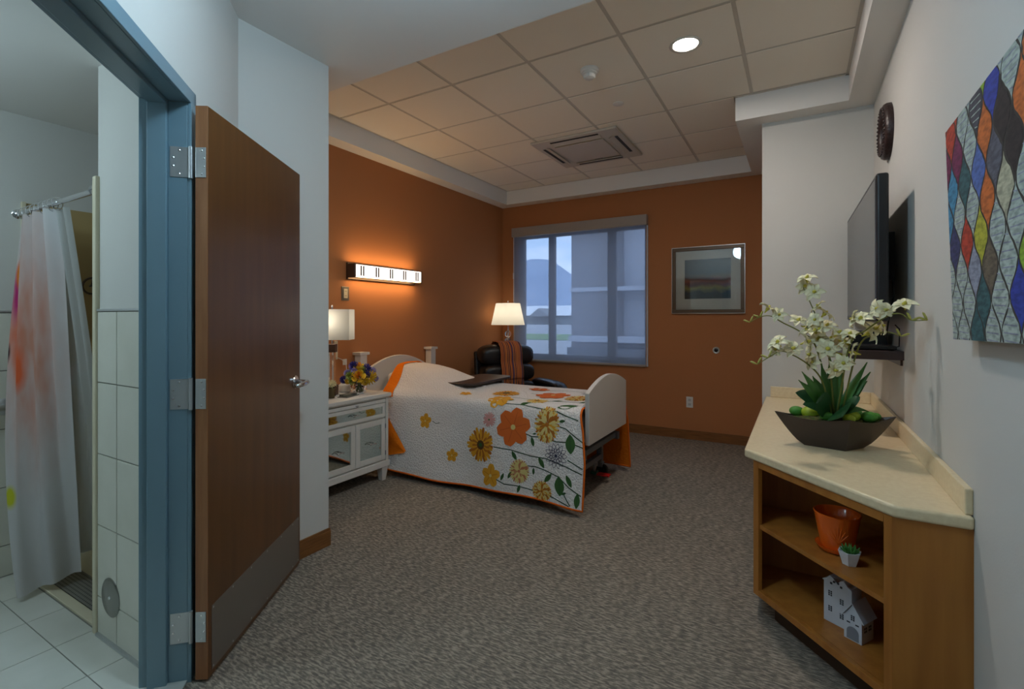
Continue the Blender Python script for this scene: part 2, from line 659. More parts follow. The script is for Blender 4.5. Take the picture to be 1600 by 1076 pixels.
jamb(OP0, 1, 'hinge_jamb')
jamb(OP1, -1, 'strike_jamb')
hd = MB()
dgp(hd, OP0 + 0.05, OP1 - 0.05, 0.0, 0.012, OPH, OPH + 0.05)
dgp(hd, OP0, OP1, -0.063, 0.0, OPH, OPH + 0.02)
dgp(hd, OP0, OP1, -0.124, -0.063, OPH - 0.016, OPH + 0.02)
dgp(hd, OP0, OP1, -0.145, -0.124, OPH, OPH + 0.02)
dgp(hd, OP0 + 0.05, OP1 - 0.05, -0.155, -0.142, OPH, OPH + 0.05)
hd.build('head', M_frame, frame, bevel=0.002, seg=2)
th = MB()
dgp(th, OP0, OP1, -0.1, 0.0, 0.004, 0.012)
th.build('threshold', mat('marble_threshold', rgb(170, 172, 166), 0.4), frame, bevel=0.002)

# ------------------------------------------------------------------ the open door
# leaf axes: origin at the hinge-side corner of the visible face
A0 = Vector((-1.868, 0.990, 0.0))
A1 = Vector((-2.331, 1.714, 0.0))
la = math.atan2(A1.y - A0.y, A1.x - A0.x)
door = thing('door_1', 'open brown wood bathroom door with steel kick plate', None, A0, la)
door['kind'] = 'structure'
# local: +x along the leaf towards the latch, -y ... the visible face is y = 0, thickness goes to +y
LW, LT, LZ0, LZ1 = 0.858, 0.045, 0.012, 2.113
bx(0.0, 0, LZ0, LW, LT, LZ1).build('door_leaf', M_wood_door, door, bevel=0.0015)
bx(-0.002, 0.001, LZ0, 0.0005, LT - 0.001, LZ1).build('edge_band', M_wood_edge, door)
bx(LW - 0.0005, 0.001, LZ0, LW + 0.002, LT - 0.001, LZ1).build('edge_band', M_wood_edge, door)
kp = bx(0.022, -0.0018, 0.03, LW - 0.018, 0.0, 0.268).build('kick_plate', mat('satin_kick_plate', rgb(138, 130, 122), 0.4, 0.6), door, bevel=0.0006)
for px_ in (0.032, 0.17, 0.32, 0.47, 0.62, 0.76, LW - 0.028):
    for pz in (0.04, 0.258):
        MB().lathe([(0.0042, -0.0008), (0.003, -0.0014), (0.0, -0.0016)], (px_, -0.0012, pz), 10, 'y').build('screw', M_steel, kp)
HZ_ = 1.0
lv = MB().lathe([(0.0, -0.012), (0.03, -0.012), (0.034, -0.008), (0.034, 0.0)], (LW - 0.075, 0, HZ_), 24, 'y')
hnd = lv.build('door_handle', M_chrome, door, smooth=True, auto=40)
MB().tube([(LW - 0.075, -0.008, HZ_), (LW - 0.075, -0.056, HZ_), (LW - 0.085, -0.070, HZ_), (LW - 0.12, -0.074, HZ_ - 0.002), (LW - 0.19, -0.070, HZ_ - 0.004), (LW - 0.205, -0.055, HZ_ - 0.004)],
          [0.0125, 0.0125, 0.013, 0.0125, 0.0115, 0.009], 12).build('lever', M_chrome, hnd, smooth=True)
bx(LW + 0.0015, 0.012, 0.97, LW + 0.003, 0.034, 1.09).build('latch_plate', M_steel, door)
LM_inv = (Matrix.Translation(A0) @ Matrix.Rotation(la, 4, 'Z')).inverted()
PIN = LM_inv @ Vector(dg(OP0 - 0.004, 0.012))
for zc in (1.905, 1.058, 0.205):
    hg = MB().tube([(PIN.x, PIN.y, zc - 0.058), (PIN.x, PIN.y, zc + 0.058)], 0.0068, 14).build('hinge', M_steel, door, smooth=True, auto=40)
    # leaf plate on the door edge
    pl = bx(-0.0045, LT - 0.002, zc - 0.055, -0.002, 0.006, zc + 0.055).build('hinge_plate', M_steel, hg, bevel=0.0008)
    # plate on the jamb rebate
    q = [LM_inv @ Vector(dg(OP0 - 0.0025, n_)) for n_ in (0.004, -0.055)] + [LM_inv @ Vector(dg(OP0 + 0.0005, n_)) for n_ in (-0.055, 0.004)]
    MB().prism([(p.x, p.y) for p in q], zc - 0.055, zc + 0.055).build('hinge_plate', M_steel, hg)
    for ss, zz in ((0.016, 0.043), (0.007, 0.015), (0.007, -0.015), (0.016, -0.043)):
        MB().lathe([(0.004, 0.0), (0.003, -0.0008), (0.0, -0.001)], (-0.0045, 0.006 + ss, zc + zz), 10, 'x').build('screw', M_chrome, hg)
        a_ = LM_inv @ Vector(dg(OP0 - 0.0028, -0.05 + (ss - 0.007) * 2.2 + 0.004))
        sc_ = MB()
        sc_.lathe([(0.0042, 0.0), (0.003, 0.0008), (0.0, 0.001)], (0, 0, 0), 10, 'x')
        ang = math.atan2(-DD.y, -DD.x) - la
        sc_.v = [tuple(Matrix.Rotation(ang, 3, 'Z') @ Vector(p) + Vector((a_.x, a_.y, zc + zz))) for p in sc_.v]
        sc_.build('screw', M_chrome, hg)

# ------------------------------------------------------------------ window, roller shade, outdoors
win = thing('window_1', 'three light window behind the roller shade', None, (-2.37, YB + 0.1, WZ0))
win['kind'] = 'structure'
M_alu = mat('bronze_window_frame', rgb(120, 116, 112), 0.4, 0.2)
M_glass = mat('window_glass', (0.93, 0.96, 0.97, 1), 0.0, trans=1.0, ior=1.05, spec=0.3)


def wbx(x0, z0, x1, z1, y0=YB + 0.07, y1=YB + 0.13):
    return bx(x0 + 2.37, y0 - YB - 0.1, z0 - WZ0, x1 + 2.37, y1 - YB - 0.1, z1 - WZ0)


for x0, x1 in ((WX0, -3.155), (-1.545, WX1)):
    wbx(x0, WZ0, x1, WZ1).build('frame_stile', M_alu, win)
for x0, x1 in ((-2.794, -2.711), (-1.998, -1.893)):
    wbx(x0, WZ0 + 0.08, x1, WZ1 - 0.06).build('mullion', M_alu, win)
wbx(-3.155, WZ0, -1.545, WZ0 + 0.08).build('frame_rail', M_alu, win)
wbx(-3.155, WZ1 - 0.06, -1.545, WZ1).build('frame_rail', M_alu, win)
for x0, x1 in ((-3.155, -2.794), (-2.711, -1.998), (-1.893, -1.545)):
    wbx(x0, WZ0 + 0.08, x1, WZ1 - 0.06, YB + 0.098, YB + 0.102).build('pane', M_glass, win)
bx(WX0, YB + 0.0, WZ0 - 0.0, WX1, YB + 0.07, WZ0 + 0.012).build('window_sill', mat('sill_white', rgb(190, 188, 182), 0.5), None)
sill = bpy.data.objects['window_sill']
sill.parent = win
sill.location = (2.37, -(YB + 0.1), -WZ0)

rs = thing('roller_shade', 'grey blue translucent roller shade lowered over the window', 'roller shade', (-2.378, YB, 0.775))
M_screen = shade_fabric('solar_screen', rgb(150, 158, 172), 0.5, 0.30)
M_shade_metal = mat('taupe_shade_metal', rgb(158, 148, 138), 0.5)


def rbx(x0, y0, z0, x1, y1, z1):
    return bx(x0 + 2.378, y0 - YB, z0 - 0.775, x1 + 2.378, y1 - YB, z1 - 0.775)


rbx(-3.27, YB - 0.075, 2.405, -1.486, YB - 0.001, 2.523).build('cassette', M_shade_metal, rs, bevel=0.004)
fab = MB()
fab.grid(lambda u, v: ((-0.872 + 1.744 * u), -0.03 + 0.002 * math.sin(9 * u), 0.012 + v * 1.62), 13, 13)
fab.build('shade_fabric', M_screen, rs)
rbx(-3.255, YB - 0.036, 0.775, -1.503, YB - 0.024, 0.80).build('hem_bar', M_shade_metal, rs, bevel=0.003)
rbx(-1.500, YB - 0.022, 0.78, -1.486, YB - 0.001, 2.405).build('side_channel', mat('pale_side_channel', rgb(190, 196, 205), 0.4), rs)
rbx(-3.27, YB - 0.022, 0.78, -3.256, YB - 0.001, 2.405).build('side_channel', M_shade_metal, rs)
MB().tube([(-3.262 + 2.378, -0.03, 1.63), (-3.262 + 2.378, -0.032, 0.6 - 0.02 + 0.2)], 0.003, 6).build('pull_chain', M_plastic_w, rs)
bx(-3.268 + 2.378, -0.04, 1.08, -3.256 + 2.378, -0.028, 1.16).build('chain_weight', M_plastic_w, rs, bevel=0.002)

# outdoors
M_road = mat('pale_asphalt', rgb(150, 152, 156), 0.9)
M_grass = mat('lawn', rgb(110, 140, 84), 0.95, noise=(4, 0.3, 0.7, (1, 1, 1)), color2=rgb(92, 120, 66))
gr = bx(-400, 6.5, -0.5, 400, 700, -0.35).build('ground', M_road)
struct(gr, 'pale paved ground outside the window')
gs = bx(-60, 34.0, -0.349, -8, 46, -0.30).build('lawn', M_grass)
tag(gs, 'strip of green lawn outside the window', 'lawn', None, 'stuff')
M_block = mat('grey_block_wall', rgb(112, 110, 112), 0.9)
M_block2 = mat('light_stucco', rgb(160, 164, 172), 0.9)
nb = thing('building_wing', 'grey neighbouring building wing filling the right of the window view', 'building', (-1.0, 11.5, -0.35))
bx(-3.96, 0, 0, -2.75, 4, 7.0).build('stone_pier', M_block, nb)
bx(-2.75, 0.5, 0, 6.0, 4, 7.0).build('stucco_wall', M_block2, nb)
bx(-4.0, -0.10, 1.1, 6.0, 0.55, 1.25).build('ledge', M_block2, nb)
bx(-4.02, -0.14, 0, 6.0, 0.5, 0.95).build('plinth', mat('dark_plinth', rgb(82, 84, 88), 0.9), nb)
bx(-3.98, -0.05, 2.35, 6.0, 0.55, 2.45).build('string_course', M_block2, nb)
hs = thing('house', 'distant house with pale gabled roof seen through the shade', 'house', (-60.0, 124.0, -0.35))
bx(-9, -4, 0, 7, 5, 2.5).build('house_wall', mat('house_wall', rgb(120, 124, 124), 0.9), hs)
rf = MB()
rf.add([(-10, -5, 2.4), (8, -5, 2.4), (8, 6, 2.4), (-10, 6, 2.4), (-10, 0.5, 5.2), (8, 0.5, 5.2)], [(0, 1, 5, 4), (2, 3, 4, 5), (0, 4, 3), (1, 2, 5), (0, 3, 2, 1)])
rf.build('roof', mat('pale_roof', rgb(225, 228, 232), 0.7), hs)
pr_ = MB()
pr_.add([(-3, -7, 2.2), (3, -7, 2.2), (0, -7, 4.4), (-3, 0, 2.2), (3, 0, 2.2), (0, 0, 4.4)], [(0, 1, 2), (0, 2, 5, 3), (1, 4, 5, 2), (0, 3, 4, 1), (3, 5, 4)])
pr_.build('porch_gable', mat('grey_gable', rgb(128, 132, 136), 0.8), hs)
M_hill = mat('haze_tinted_hill', rgb(150, 168, 192), 1.0, noise=(0.03, 0.3, 0.7, (1, 1, 2)), color2=rgb(136, 154, 180))  # distance haze is put into this pale blue hill colour
hl = MB()


def hillfn(u, v):
    x = -420 + 560 * u
    h = 52 + 14 * math.sin(u * 7.0 + 0.6) + 8 * math.sin(u * 23.0) + 3 * math.sin(u * 57)
    return (x, 330 + 120 * v, -2 + h * math.sin(v * PI * 0.5) ** 0.8)


hl.grid(hillfn, 60, 8)
struct(hl.build('hills', M_hill, smooth=True), 'hazy blue wooded hills on the horizon')

# ------------------------------------------------------------------ ceiling fixtures
M_lens = mat('lit_lens', (1, 1, 1, 1), 0.5, emit=((1, 0.95, 0.88, 1), 9.0))
M_trimring = mat('white_trim_ring', rgb(225, 220, 210), 0.4)


def downlight(loc, label, energy, color, radius=0.075, group=None, spread=PI, zt=0.0):
    t = thing('recessed_downlight', label, 'ceiling light', loc, 0, group)
    MB().lathe([(radius, 0.0), (radius + 0.018, -0.001), (radius + 0.02, -0.004), (radius, -0.006), (radius - 0.004, 0.0)], (0, 0, 0), 32).build('trim_ring', M_trimring, t, smooth=True)
    MB().lathe([(0.0, 0.0), (radius - 0.003, 0.0)], (0, 0, -0.0015), 32).build('lens', M_lens, t)
    lamp_light('downlight_lamp', 'AREA', (0, 0, -0.012), energy, color, t, shape='DISK', size=radius * 1.9, spread=spread)
    return t


downlight((-0.587, 3.095, H2 - 0.0045), 'round lit downlight in the tiled ceiling', DOWNLIGHT_W, DOWNLIGHT_C)


def dome_light(loc, label, energy, color, mname, ec):
    t = thing('dome_ceiling_light', label, 'ceiling light', loc)
    MB().lathe([(0.16, 0.0), (0.16, -0.03), (0.15, -0.04)], (0, 0, 0), 32).build('base_ring', M_trimring, t, smooth=True, auto=40)
    MB().lathe([(0.15, -0.04), (0.13, -0.07), (0.08, -0.095), (0.0, -0.105)], (0, 0, 0), 32).build('glass_dome', mat(mname, (1, 1, 1, 1), 0.4, emit=(ec, 2.0)), t, smooth=True)
    lamp_light('dome_lamp', 'POINT', (0, 0, -0.22), energy, color, t, shadow_soft_size=0.12)
    return t


dome_light((-0.95, 1.0, H1), 'added unseen fill dome on the entrance soffit near the bathroom door', ENTRY_FILL_W, ENTRY_FILL_C, 'entry_fill_dome', (0.85, 0.95, 1, 1))  # unseen dome, added to brighten the soffit and nearby walls
dome_light((-0.45, -1.1, H1), 'added unseen fill dome on the entrance soffit behind the camera', ENTRY_FILL_W, ENTRY_FILL_C, 'entry_fill_dome', (0.85, 0.95, 1, 1))  # second unseen dome, added as cool fill from behind
dome_light((-2.7, -0.1, 2.40), 'domed ceiling light inside the bathroom', BATH_W, BATH_C, 'lit_bath_dome', (0.92, 1, 1, 1))

sd = thing('smoke_detector', 'white smoke detector on the tiled ceiling', 'smoke detector', (-1.202, 3.089, H2 - 0.004))
MB().lathe([(0.062, 0.0), (0.062, -0.014), (0.055, -0.022)], (0, 0, 0), 28).build('base_plate', M_plastic_w, sd, smooth=True, auto=40)
MB().lathe([(0.05, -0.022), (0.05, -0.03), (0.036, -0.036), (0.034, -0.055), (0.028, -0.06), (0.0, -0.061)], (0, 0, 0), 28).build('sensor_head', M_plastic_w, sd, smooth=True, auto=40)
for k in range(4):
    a = k * PI / 2 + 0.4
    MB().tube([(0.037 * math.cos(a), 0.037 * math.sin(a), -0.034), (0.037 * math.cos(a), 0.037 * math.sin(a), -0.058)], 0.003, 6).build('cage_rib', M_plastic_w, sd)
spk = MB().lathe([(0.042, 0.0), (0.042, -0.004), (0.036, -0.008), (0.0, -0.009)], (0, 0, 0), 28).build('sprinkler_cover', M_trimring, None, smooth=True, loc=(-1.199, 3.689, H2 - 0.004), auto=40)
tag(spk, 'small round sprinkler cover plate on a ceiling tile', 'sprinkler cover')

ac = thing('ceiling_cassette_unit', 'square white air conditioning cassette in the ceiling', 'air conditioner', (-1.77, 4.51, H2 - 0.004))
M_ac = mat('cassette_plastic', rgb(196, 186, 170), 0.45)
MB().prism([(-0.42, -0.42), (0.42, -0.42), (0.42, 0.42), (-0.42, 0.42)], -0.022, 0.0).build('housing', M_ac, ac, bevel=0.012, seg=3)
MB().prism([(-0.245, -0.245), (0.245, -0.245), (0.245, 0.245), (-0.245, 0.245)], -0.034, -0.022).build('intake_grille', M_ac, ac, bevel=0.006, seg=2)
for k in range(4):
    a = k * PI / 2
    R_ = Matrix.Rotation(a, 4, 'Z')
    sl = MB()
    sl.M = R_
    sl.box(-0.235, -0.372, -0.0245, 0.235, -0.345, -0.0215)
    sl.build('air_slot', mat('dark_slot', rgb(40, 34, 28), 0.7), ac)
    vn = MB()
    vn.M = R_ @ Matrix.Translation((0, -0.318, -0.026)) @ Matrix.Rotation(math.radians(-16), 4, 'X')
    vn.box(-0.245, -0.028, -0.003, 0.245, 0.028, 0.003)
    vn.build('air_vane', M_ac, ac, bevel=0.002)
bx(-0.03, 0.262, -0.0245, 0.05, 0.276, -0.0215).build('sensor_window', M_black, ac)

# ------------------------------------------------------------------ things on the orange walls
sco = thing('wall_sconce', 'long lit vanity bar light on the orange wall above the bed', 'wall light', (XL, 3.44, 1.755))
M_bronze = mat('brushed_nickel_dark', rgb(96, 84, 76), 0.35, 0.8)
bx(0.0, -0.44, -0.075, 0.025, 0.44, 0.075).build('back_plate', M_bronze, sco, bevel=0.003)
bx(0.025, -0.445, -0.062, 0.112, -0.425, 0.062).build('end_cap', M_bronze, sco, bevel=0.002)
bx(0.025, 0.425, -0.062, 0.112, 0.445, 0.062).build('end_cap', M_bronze, sco, bevel=0.002)
M_diff = mat('lit_frosted_glass', (1, 1, 1, 1), 0.4, emit=((1.0, 0.62, 0.27, 1), SCONCE_E))
M_diff_f = mat('lit_frosted_front', (1, 1, 1, 1), 0.4, emit=((1.0, 0.86, 0.74, 1), 1.5))
df = MB()
df.box(0.055, -0.424, -0.052, 0.118, 0.424, 0.052)
df.mi = [0, 0, 1, 1, 1, 1]
df.build('glass_diffuser', [M_diff, M_diff_f], sco)
for k in range(5):
    yc = -0.36 + 0.18 * k
    for dy in (-0.012, 0.012):
        bx(0.1175, yc + dy * 1.2 - 0.007, -0.044, 0.1215, yc + dy * 1.2 + 0.007, 0.044).build('metal_band', M_bronze, sco)
for k in range(5):
    yc = -0.36 + 0.18 * k
    bx(0.025, yc - 0.003, 0.0525, 0.115, yc + 0.003, 0.056).build('top_rib', M_bronze, sco)

sw = thing('outlet_plate', 'metal outlet plate on the orange wall below the sconce', 'wall plate', (XL, 2.99, 1.553))
bx(0.0, -0.042, -0.062, 0.006, 0.042, 0.062).build('plate', mat('grey_plate', rgb(120, 112, 100), 0.4, 0.5), sw, bevel=0.003)
bx(0.006, -0.022, -0.042, 0.011, 0.022, 0.042).build('receptacle', mat('cream_plastic', rgb(196, 182, 152), 0.4), sw, bevel=0.003)
for zz in (-0.02, 0.02):
    for dy in (-0.006, 0.006):
        bx(0.0108, dy - 0.0016, zz - 0.005, 0.0114, dy + 0.0016, zz + 0.005).build('slot', M_black, sw)

ol = thing('wall_outlet', 'white outlet on the orange back wall near the floor', 'outlet', (-1.03, YB, 0.408))
bx(-0.036, -0.006, -0.06, 0.036, 0.0, 0.06).build('plate', M_plastic_w, ol, bevel=0.003)
for zz in (-0.024, 0.024):
    f_ = bx(-0.017, -0.008, zz - 0.016, 0.017, -0.006, zz + 0.016).build('socket_face', mat('socket_white', rgb(190, 190, 186), 0.35), ol, bevel=0.003)
    for dx in (-0.006, 0.006):
        bx(dx - 0.0012, -0.0088, zz - 0.004, dx + 0.0012, -0.0079, zz + 0.006).build('slot', M_black, f_)
jk = thing('round_wall_jack', 'small round chrome rimmed jack on the orange back wall', 'wall jack', (-0.757, YB, 0.99))
MB().lathe([(0.0, -0.007), (0.022, -0.007), (0.034, -0.010), (0.037, -0.004), (0.037, 0.0)], (0, 0, 0), 24, 'y').build('rim', mat('pale_rim', rgb(190, 186, 176), 0.3, 0.4), jk, smooth=True, auto=50)
MB().lathe([(0.0, -0.014), (0.012, -0.013), (0.021, -0.0075)], (0, 0, 0), 20, 'y').build('dark_button', M_black_gloss, jk, smooth=True)

# framed print
pf = thing('framed_picture', 'framed sunset print in a pale mat on the orange back wall', 'picture', (-0.845, YB, 1.752))
PW, PH = 0.368, 0.360
M_pf = mat('bronze_picture_frame', rgb(92, 68, 42), 0.35, 0.3)
M_pf2 = mat('silver_picture_edge', rgb(200, 190, 178), 0.3, 0.6)
for (x0, z0, x1, z1) in ((-PW, PH - 0.038, PW, PH), (-PW, -PH, PW, -PH + 0.038), (-PW, -PH + 0.038, -PW + 0.038, PH - 0.038), (PW - 0.038, -PH + 0.038, PW, PH - 0.038)):
    o = bx(x0, -0.026, z0, x1, 0, z1).build('frame_rail', M_pf, pf, bevel=0.004)
for (x0, z0, x1, z1) in ((-PW - 0.004, PH, PW + 0.004, PH + 0.005), (-PW - 0.004, -PH - 0.005, PW + 0.004, -PH), (-PW - 0.005, -PH, -PW, PH), (PW, -PH, PW + 0.005, PH)):
    bx(x0, -0.03, z0, x1, 0, z1).build('silver_edge', M_pf2, pf)
bx(-PW + 0.038, -0.014, -PH + 0.038, PW - 0.038, 0, PH - 0.038).build('mat_board', mat('pale_mat', rgb(196, 194, 180), 0.8), pf)


def print_material():
    m = bpy.data.materials.new('sunset_print')
    m.use_nodes = True
    nt = m.node_tree
    b = nt.nodes['Principled BSDF']
    b.inputs['Roughness'].default_value = 0.6
    tc = nt.nodes.new('ShaderNodeTexCoord')
    sx = nt.nodes.new('ShaderNodeSeparateXYZ')
    nt.links.new(tc.outputs['Generated'], sx.inputs[0])
    nz = nt.nodes.new('ShaderNodeTexNoise')
    nz.inputs['Scale'].default_value = 4
    nt.links.new(tc.outputs['Generated'], nz.inputs['Vector'])
    ma = nt.nodes.new('ShaderNodeMath')
    ma.operation = 'MULTIPLY_ADD'
    ma.inputs[1].default_value = 0.22
    nt.links.new(nz.outputs['Fac'], ma.inputs[0])
    nt.links.new(sx.outputs['Z'], ma.inputs[2])
    rp = nt.nodes.new('ShaderNodeValToRGB')
    e = rp.color_ramp.elements
    e[0].position, e[0].color = 0.08, rgb(40, 48, 46)
    e[1].position, e[1].color = 1.0, rgb(96, 98, 98)
    for p_, c in ((0.28, rgb(44, 56, 60)), (0.38, rgb(130, 120, 50)), (0.46, rgb(100, 50, 44)), (0.55, rgb(140, 70, 40)), (0.66, rgb(110, 92, 70)), (0.8, rgb(88, 92, 92))):
        k = rp.color_ramp.elements.new(p_)
        k.color = c
    nt.links.new(ma.outputs[0], rp.inputs['Fac'])
    nt.links.new(rp.outputs['Color'], b.inputs['Base Color'])
    return m


bx(-0.235, -0.0155, -0.205, 0.235, -0.014, 0.225).build('sunset_print', print_material(), pf)
gl_ = mat('picture_glass', (1, 1, 1, 1), 0.02, trans=1.0, ior=1.5)
bx(-PW + 0.038, -0.0195, -PH + 0.038, PW - 0.038, -0.018, PH - 0.038).build('glass', gl_, pf)
# ------------------------------------------------------------------ bed
M_bedwhite = mat('white_painted_wood', rgb(208, 200, 190), 0.5)
M_steelgrey = mat('grey_bed_frame', rgb(120, 122, 124), 0.5, 0.3)
M_sheet = mat('white_sheet', rgb(222, 216, 208), 0.9, spec=0.1)
M_rubber = mat('black_rubber', rgb(20, 20, 20), 0.7)
BX, BYc = -2.35, 3.61
bed = thing('bed', 'white single care bed with arched headboard and footboard', 'bed', (BX, BYc, 0))


def arch_panel(x0, x1, y0, y1, zb, zs, zp, n=24):
    """slab in the YZ plane with an arched top"""
    mb = MB()
    prof = [(y0 + (y1 - y0) * k / n, zs + (zp - zs) * math.sin(PI * k / n) ** 0.9) for k in range(n + 1)]
    pts = [(y0, zb), (y1, zb)] + prof[::-1]
    m_ = len(pts)
    vs_ = [(x0, y, z) for y, z in pts] + [(x1, y, z) for y, z in pts]
    fs_ = [tuple(range(m_))[::-1], tuple(range(m_, 2 * m_))] + [(i, (i + 1) % m_, m_ + (i + 1) % m_, m_ + i) for i in range(m_)]
    return mb.add(vs_, fs_)


arch_panel(-3.425 - BX, -3.395 - BX, 3.165 - BYc, 4.055 - BYc, 0.25, 0.84, 0.975).build('headboard', M_bedwhite, bed, bevel=0.003)
for y in (3.125, 4.095):
    po = bx(-3.435 - BX, y - 0.038 - BYc, 0.02, -3.36 - BX, y + 0.038 - BYc, 1.005).build('headboard_post', M_bedwhite, bed, bevel=0.003)
    bx(-3.446 - BX, y - 0.056 - BYc, 1.005, -3.345 - BX, y + 0.056 - BYc, 1.03).build('post_cap', M_bedwhite, po, bevel=0.003)
arch_panel(-1.285 - BX, -1.252 - BX, 3.215 - BYc, 4.065 - BYc, 0.445, 0.81, 0.905).build('footboard', M_bedwhite, bed, bevel=0.004)
MB().pill((-2.345 - BX, 0.005, 0.545), 1.035, 0.45, 0.14, 0.25, 0.12, 40, 14).build('mattress', M_sheet, bed, smooth=True)
fr_ = MB()
for y in (3.24, 3.98):
    fr_.box(-3.38 - BX, y - 0.02 - BYc, 0.33, -1.29 - BX, y + 0.02 - BYc, 0.39)
for x in (-3.36, -2.85, -2.3, -1.75, -1.33):
    fr_.box(x - 0.02 - BX, 3.24 - BYc, 0.345, x + 0.02 - BX, 3.98 - BYc, 0.385)
fr_.build('bed_frame', M_steelgrey, bed)
for x in (-2.85, -1.45):
    for y in (3.26, 3.97):
        lg = bx(x - 0.022 - BX, y - 0.022 - BYc, 0.12, x + 0.022 - BX, y + 0.022 - BYc, 0.335).build('leg', M_steelgrey, bed)
        wh = MB().lathe([(0.02, -0.022), (0.048, -0.018), (0.052, -0.008), (0.052, 0.008), (0.048, 0.018), (0.02, 0.022)], (x + 0.02 - BX, y - BYc, 0.052), 20, 'y').build('caster_wheel', M_rubber, lg, smooth=True, auto=50)
        bx(x - 0.012 - BX, y - 0.03 - BYc, 0.08, x + 0.03 - BX, y + 0.03 - BYc, 0.122).build('caster_fork', M_steelgrey, lg, bevel=0.004)
bx(-1.47 - BX, 3.26 - BYc, 0.15, -1.43 - BX, 3.97 - BYc, 0.19).build('cross_bar', M_steelgrey, bed)
pd = bx(-1.42 - BX, 3.80 - BYc, 0.052, -1.315 - BX, 3.86 - BYc, 0.066).build('brake_pedal', mat('red_pedal', rgb(190, 30, 28), 0.4), bed, bevel=0.004)
bx(-1.47 - BX, 3.80 - BYc, 0.055, -1.42 - BX, 3.86 - BYc, 0.08).build('pedal_hub', mat('green_pedal', rgb(30, 90, 70), 0.4), pd, bevel=0.003)
MB().tube([(-1.45 - BX, 3.83 - BYc, 0.07), (-1.45 - BX, 3.83 - BYc, 0.17)], 0.012, 8).build('pedal_rod', M_steelgrey, pd)

pil = MB().pill((-3.17, 3.615, 0.765), 0.19, 0.26, 0.08, 0.6, 0.45, 36, 16).build('pillow', M_sheet, smooth=True)
tag(pil, 'white pillow tucked under the floral quilt at the bed head', 'pillow')

# ------------------------------------------------------------------ quilt
PROF = [(3.055, .06), (3.075, .2), (3.10, .4), (3.125, .55), (3.14, .63), (3.155, .675), (3.19, .70), (3.3, .705), (3.62, .71), (3.95, .705), (4.06, .70), (4.10, .67), (4.115, .6), (4.15, .3), (4.18, .05)]
PL = [0.0]
for a, b in zip(PROF[:-1], PROF[1:]):
    PL.append(PL[-1] + math.hypot(b[0] - a[0], b[1] - a[1]))


def interp(x, xs, ys):
    if x <= xs[0]:
        return ys[0]
    for i in range(len(xs) - 1):
        if x <= xs[i + 1]:
            t = (x - xs[i]) / (xs[i + 1] - xs[i])
            return ys[i] + (ys[i + 1] - ys[i]) * t
    return ys[-1]


def sect(w):
    return interp(w, PL, [p[0] for p in PROF]), interp(w, PL, [p[1] for p in PROF])


def sm(x, a, b):
    t = max(0.0, min(1.0, (x - a) / (b - a)))
    return t * t * (3 - 2 * t)


HX = [-3.40, -3.30, -3.2, -3.05, -2.87, -2.65, -2.45, -2.28]
HZ = [0.165, 0.185, 0.188, 0.17, 0.135, 0.08, 0.03, 0.0]


def qpoint(x, w, off=0.0):
    y, z = sect(w)
    e = 0.02
    y1, z1 = sect(max(0, w - e))
    y2, z2 = sect(min(PL[-1], w + e))
    ty, tz = y2 - y1, z2 - z1
    ln = math.hypot(ty, tz) or 1.0
    ny, nz = -tz / ln, ty / ln
    if 0.55 < w < 1.66:
        k = sm(y, 3.15, 3.48) * (1 - sm(y, 3.75, 4.11))
        z += interp(x, HX, HZ) * k
        z += 0.006 * math.sin(x * 9 + y * 4) * k
    side = (1 - sm(w, 0.1, 0.6)) if w < 0.8 else sm(w, 1.65, 2.1)
    sg = 1.0 if w < 1.1 else -1.0
    ripple = 0.016 * math.sin(x * 5.1 + 0.5) + 0.010 * math.sin(x * 11.3 + 1.2)
    y += sg * ripple * side
    if w < 0.5:     # the hem dips slightly towards the foot corner
        z += (0.014 * math.sin(x * 4.0 + 2.0) - 0.012 * sm(x, -1.5, -1.24)) * (1 - w / 0.5)
    return Vector((x, y + ny * off, z + nz * off))


def head_x(w):
    return interp(w, [0, 0.45, 0.62, 0.75, 1.1, 1.5, 2.2], [-3.02, -3.06, -3.14, -3.19, -3.30, -3.30, -3.25])


def foot_x(w):
    return interp(w, [0, 0.3, 0.5, 0.60, 0.66, 1.54, 1.62, 1.8, 2.3], [-1.240, -1.238, -1.262, -1.286, -1.292, -1.292, -1.28, -1.26, -1.25])


def quilt_material():
    m = bpy.data.materials.new('white_quilted_cotton')
    m.use_nodes = True
    nt = m.node_tree
    b = nt.nodes['Principled BSDF']
    b.inputs['Base Color'].default_value = rgb(240, 235, 230)
    b.inputs['Roughness'].default_value = 0.9
    b.inputs['Specular IOR Level'].default_value = 0.15
    tc = nt.nodes.new('ShaderNodeTexCoord')
    v1 = nt.nodes.new('ShaderNodeTexVoronoi')
    v1.feature = 'DISTANCE_TO_EDGE'
    v1.inputs['Scale'].default_value = 48
    nt.links.new(tc.outputs['Object'], v1.inputs['Vector'])
    rp = nt.nodes.new('ShaderNodeValToRGB')
    rp.color_ramp.elements[0].position = 0.0
    rp.color_ramp.elements[1].position = 0.16
    nt.links.new(v1.outputs['Distance'], rp.inputs['Fac'])
    bp = nt.nodes.new('ShaderNodeBump')
    bp.inputs['Strength'].default_value = 0.75
    bp.inputs['Distance'].default_value = 0.006
    nt.links.new(rp.outputs['Color'], bp.inputs['Height'])
    nt.links.new(bp.outputs['Normal'], b.inputs['Normal'])
    return m


M_quilt = quilt_material()
M_lining = mat('orange_quilt_lining', rgb(226, 118, 22), 0.9, spec=0.1, bump=(60, 0.9, (1, 1, 1)), bdist=0.006)
M_binding = mat('orange_binding', rgb(222, 104, 30), 0.85, spec=0.1)
QO = Vector((-2.3, 3.61, 0.70))
quilt = thing('quilt', 'white floral quilt with orange binding spread over the bed', 'quilt', QO)
NW = 110


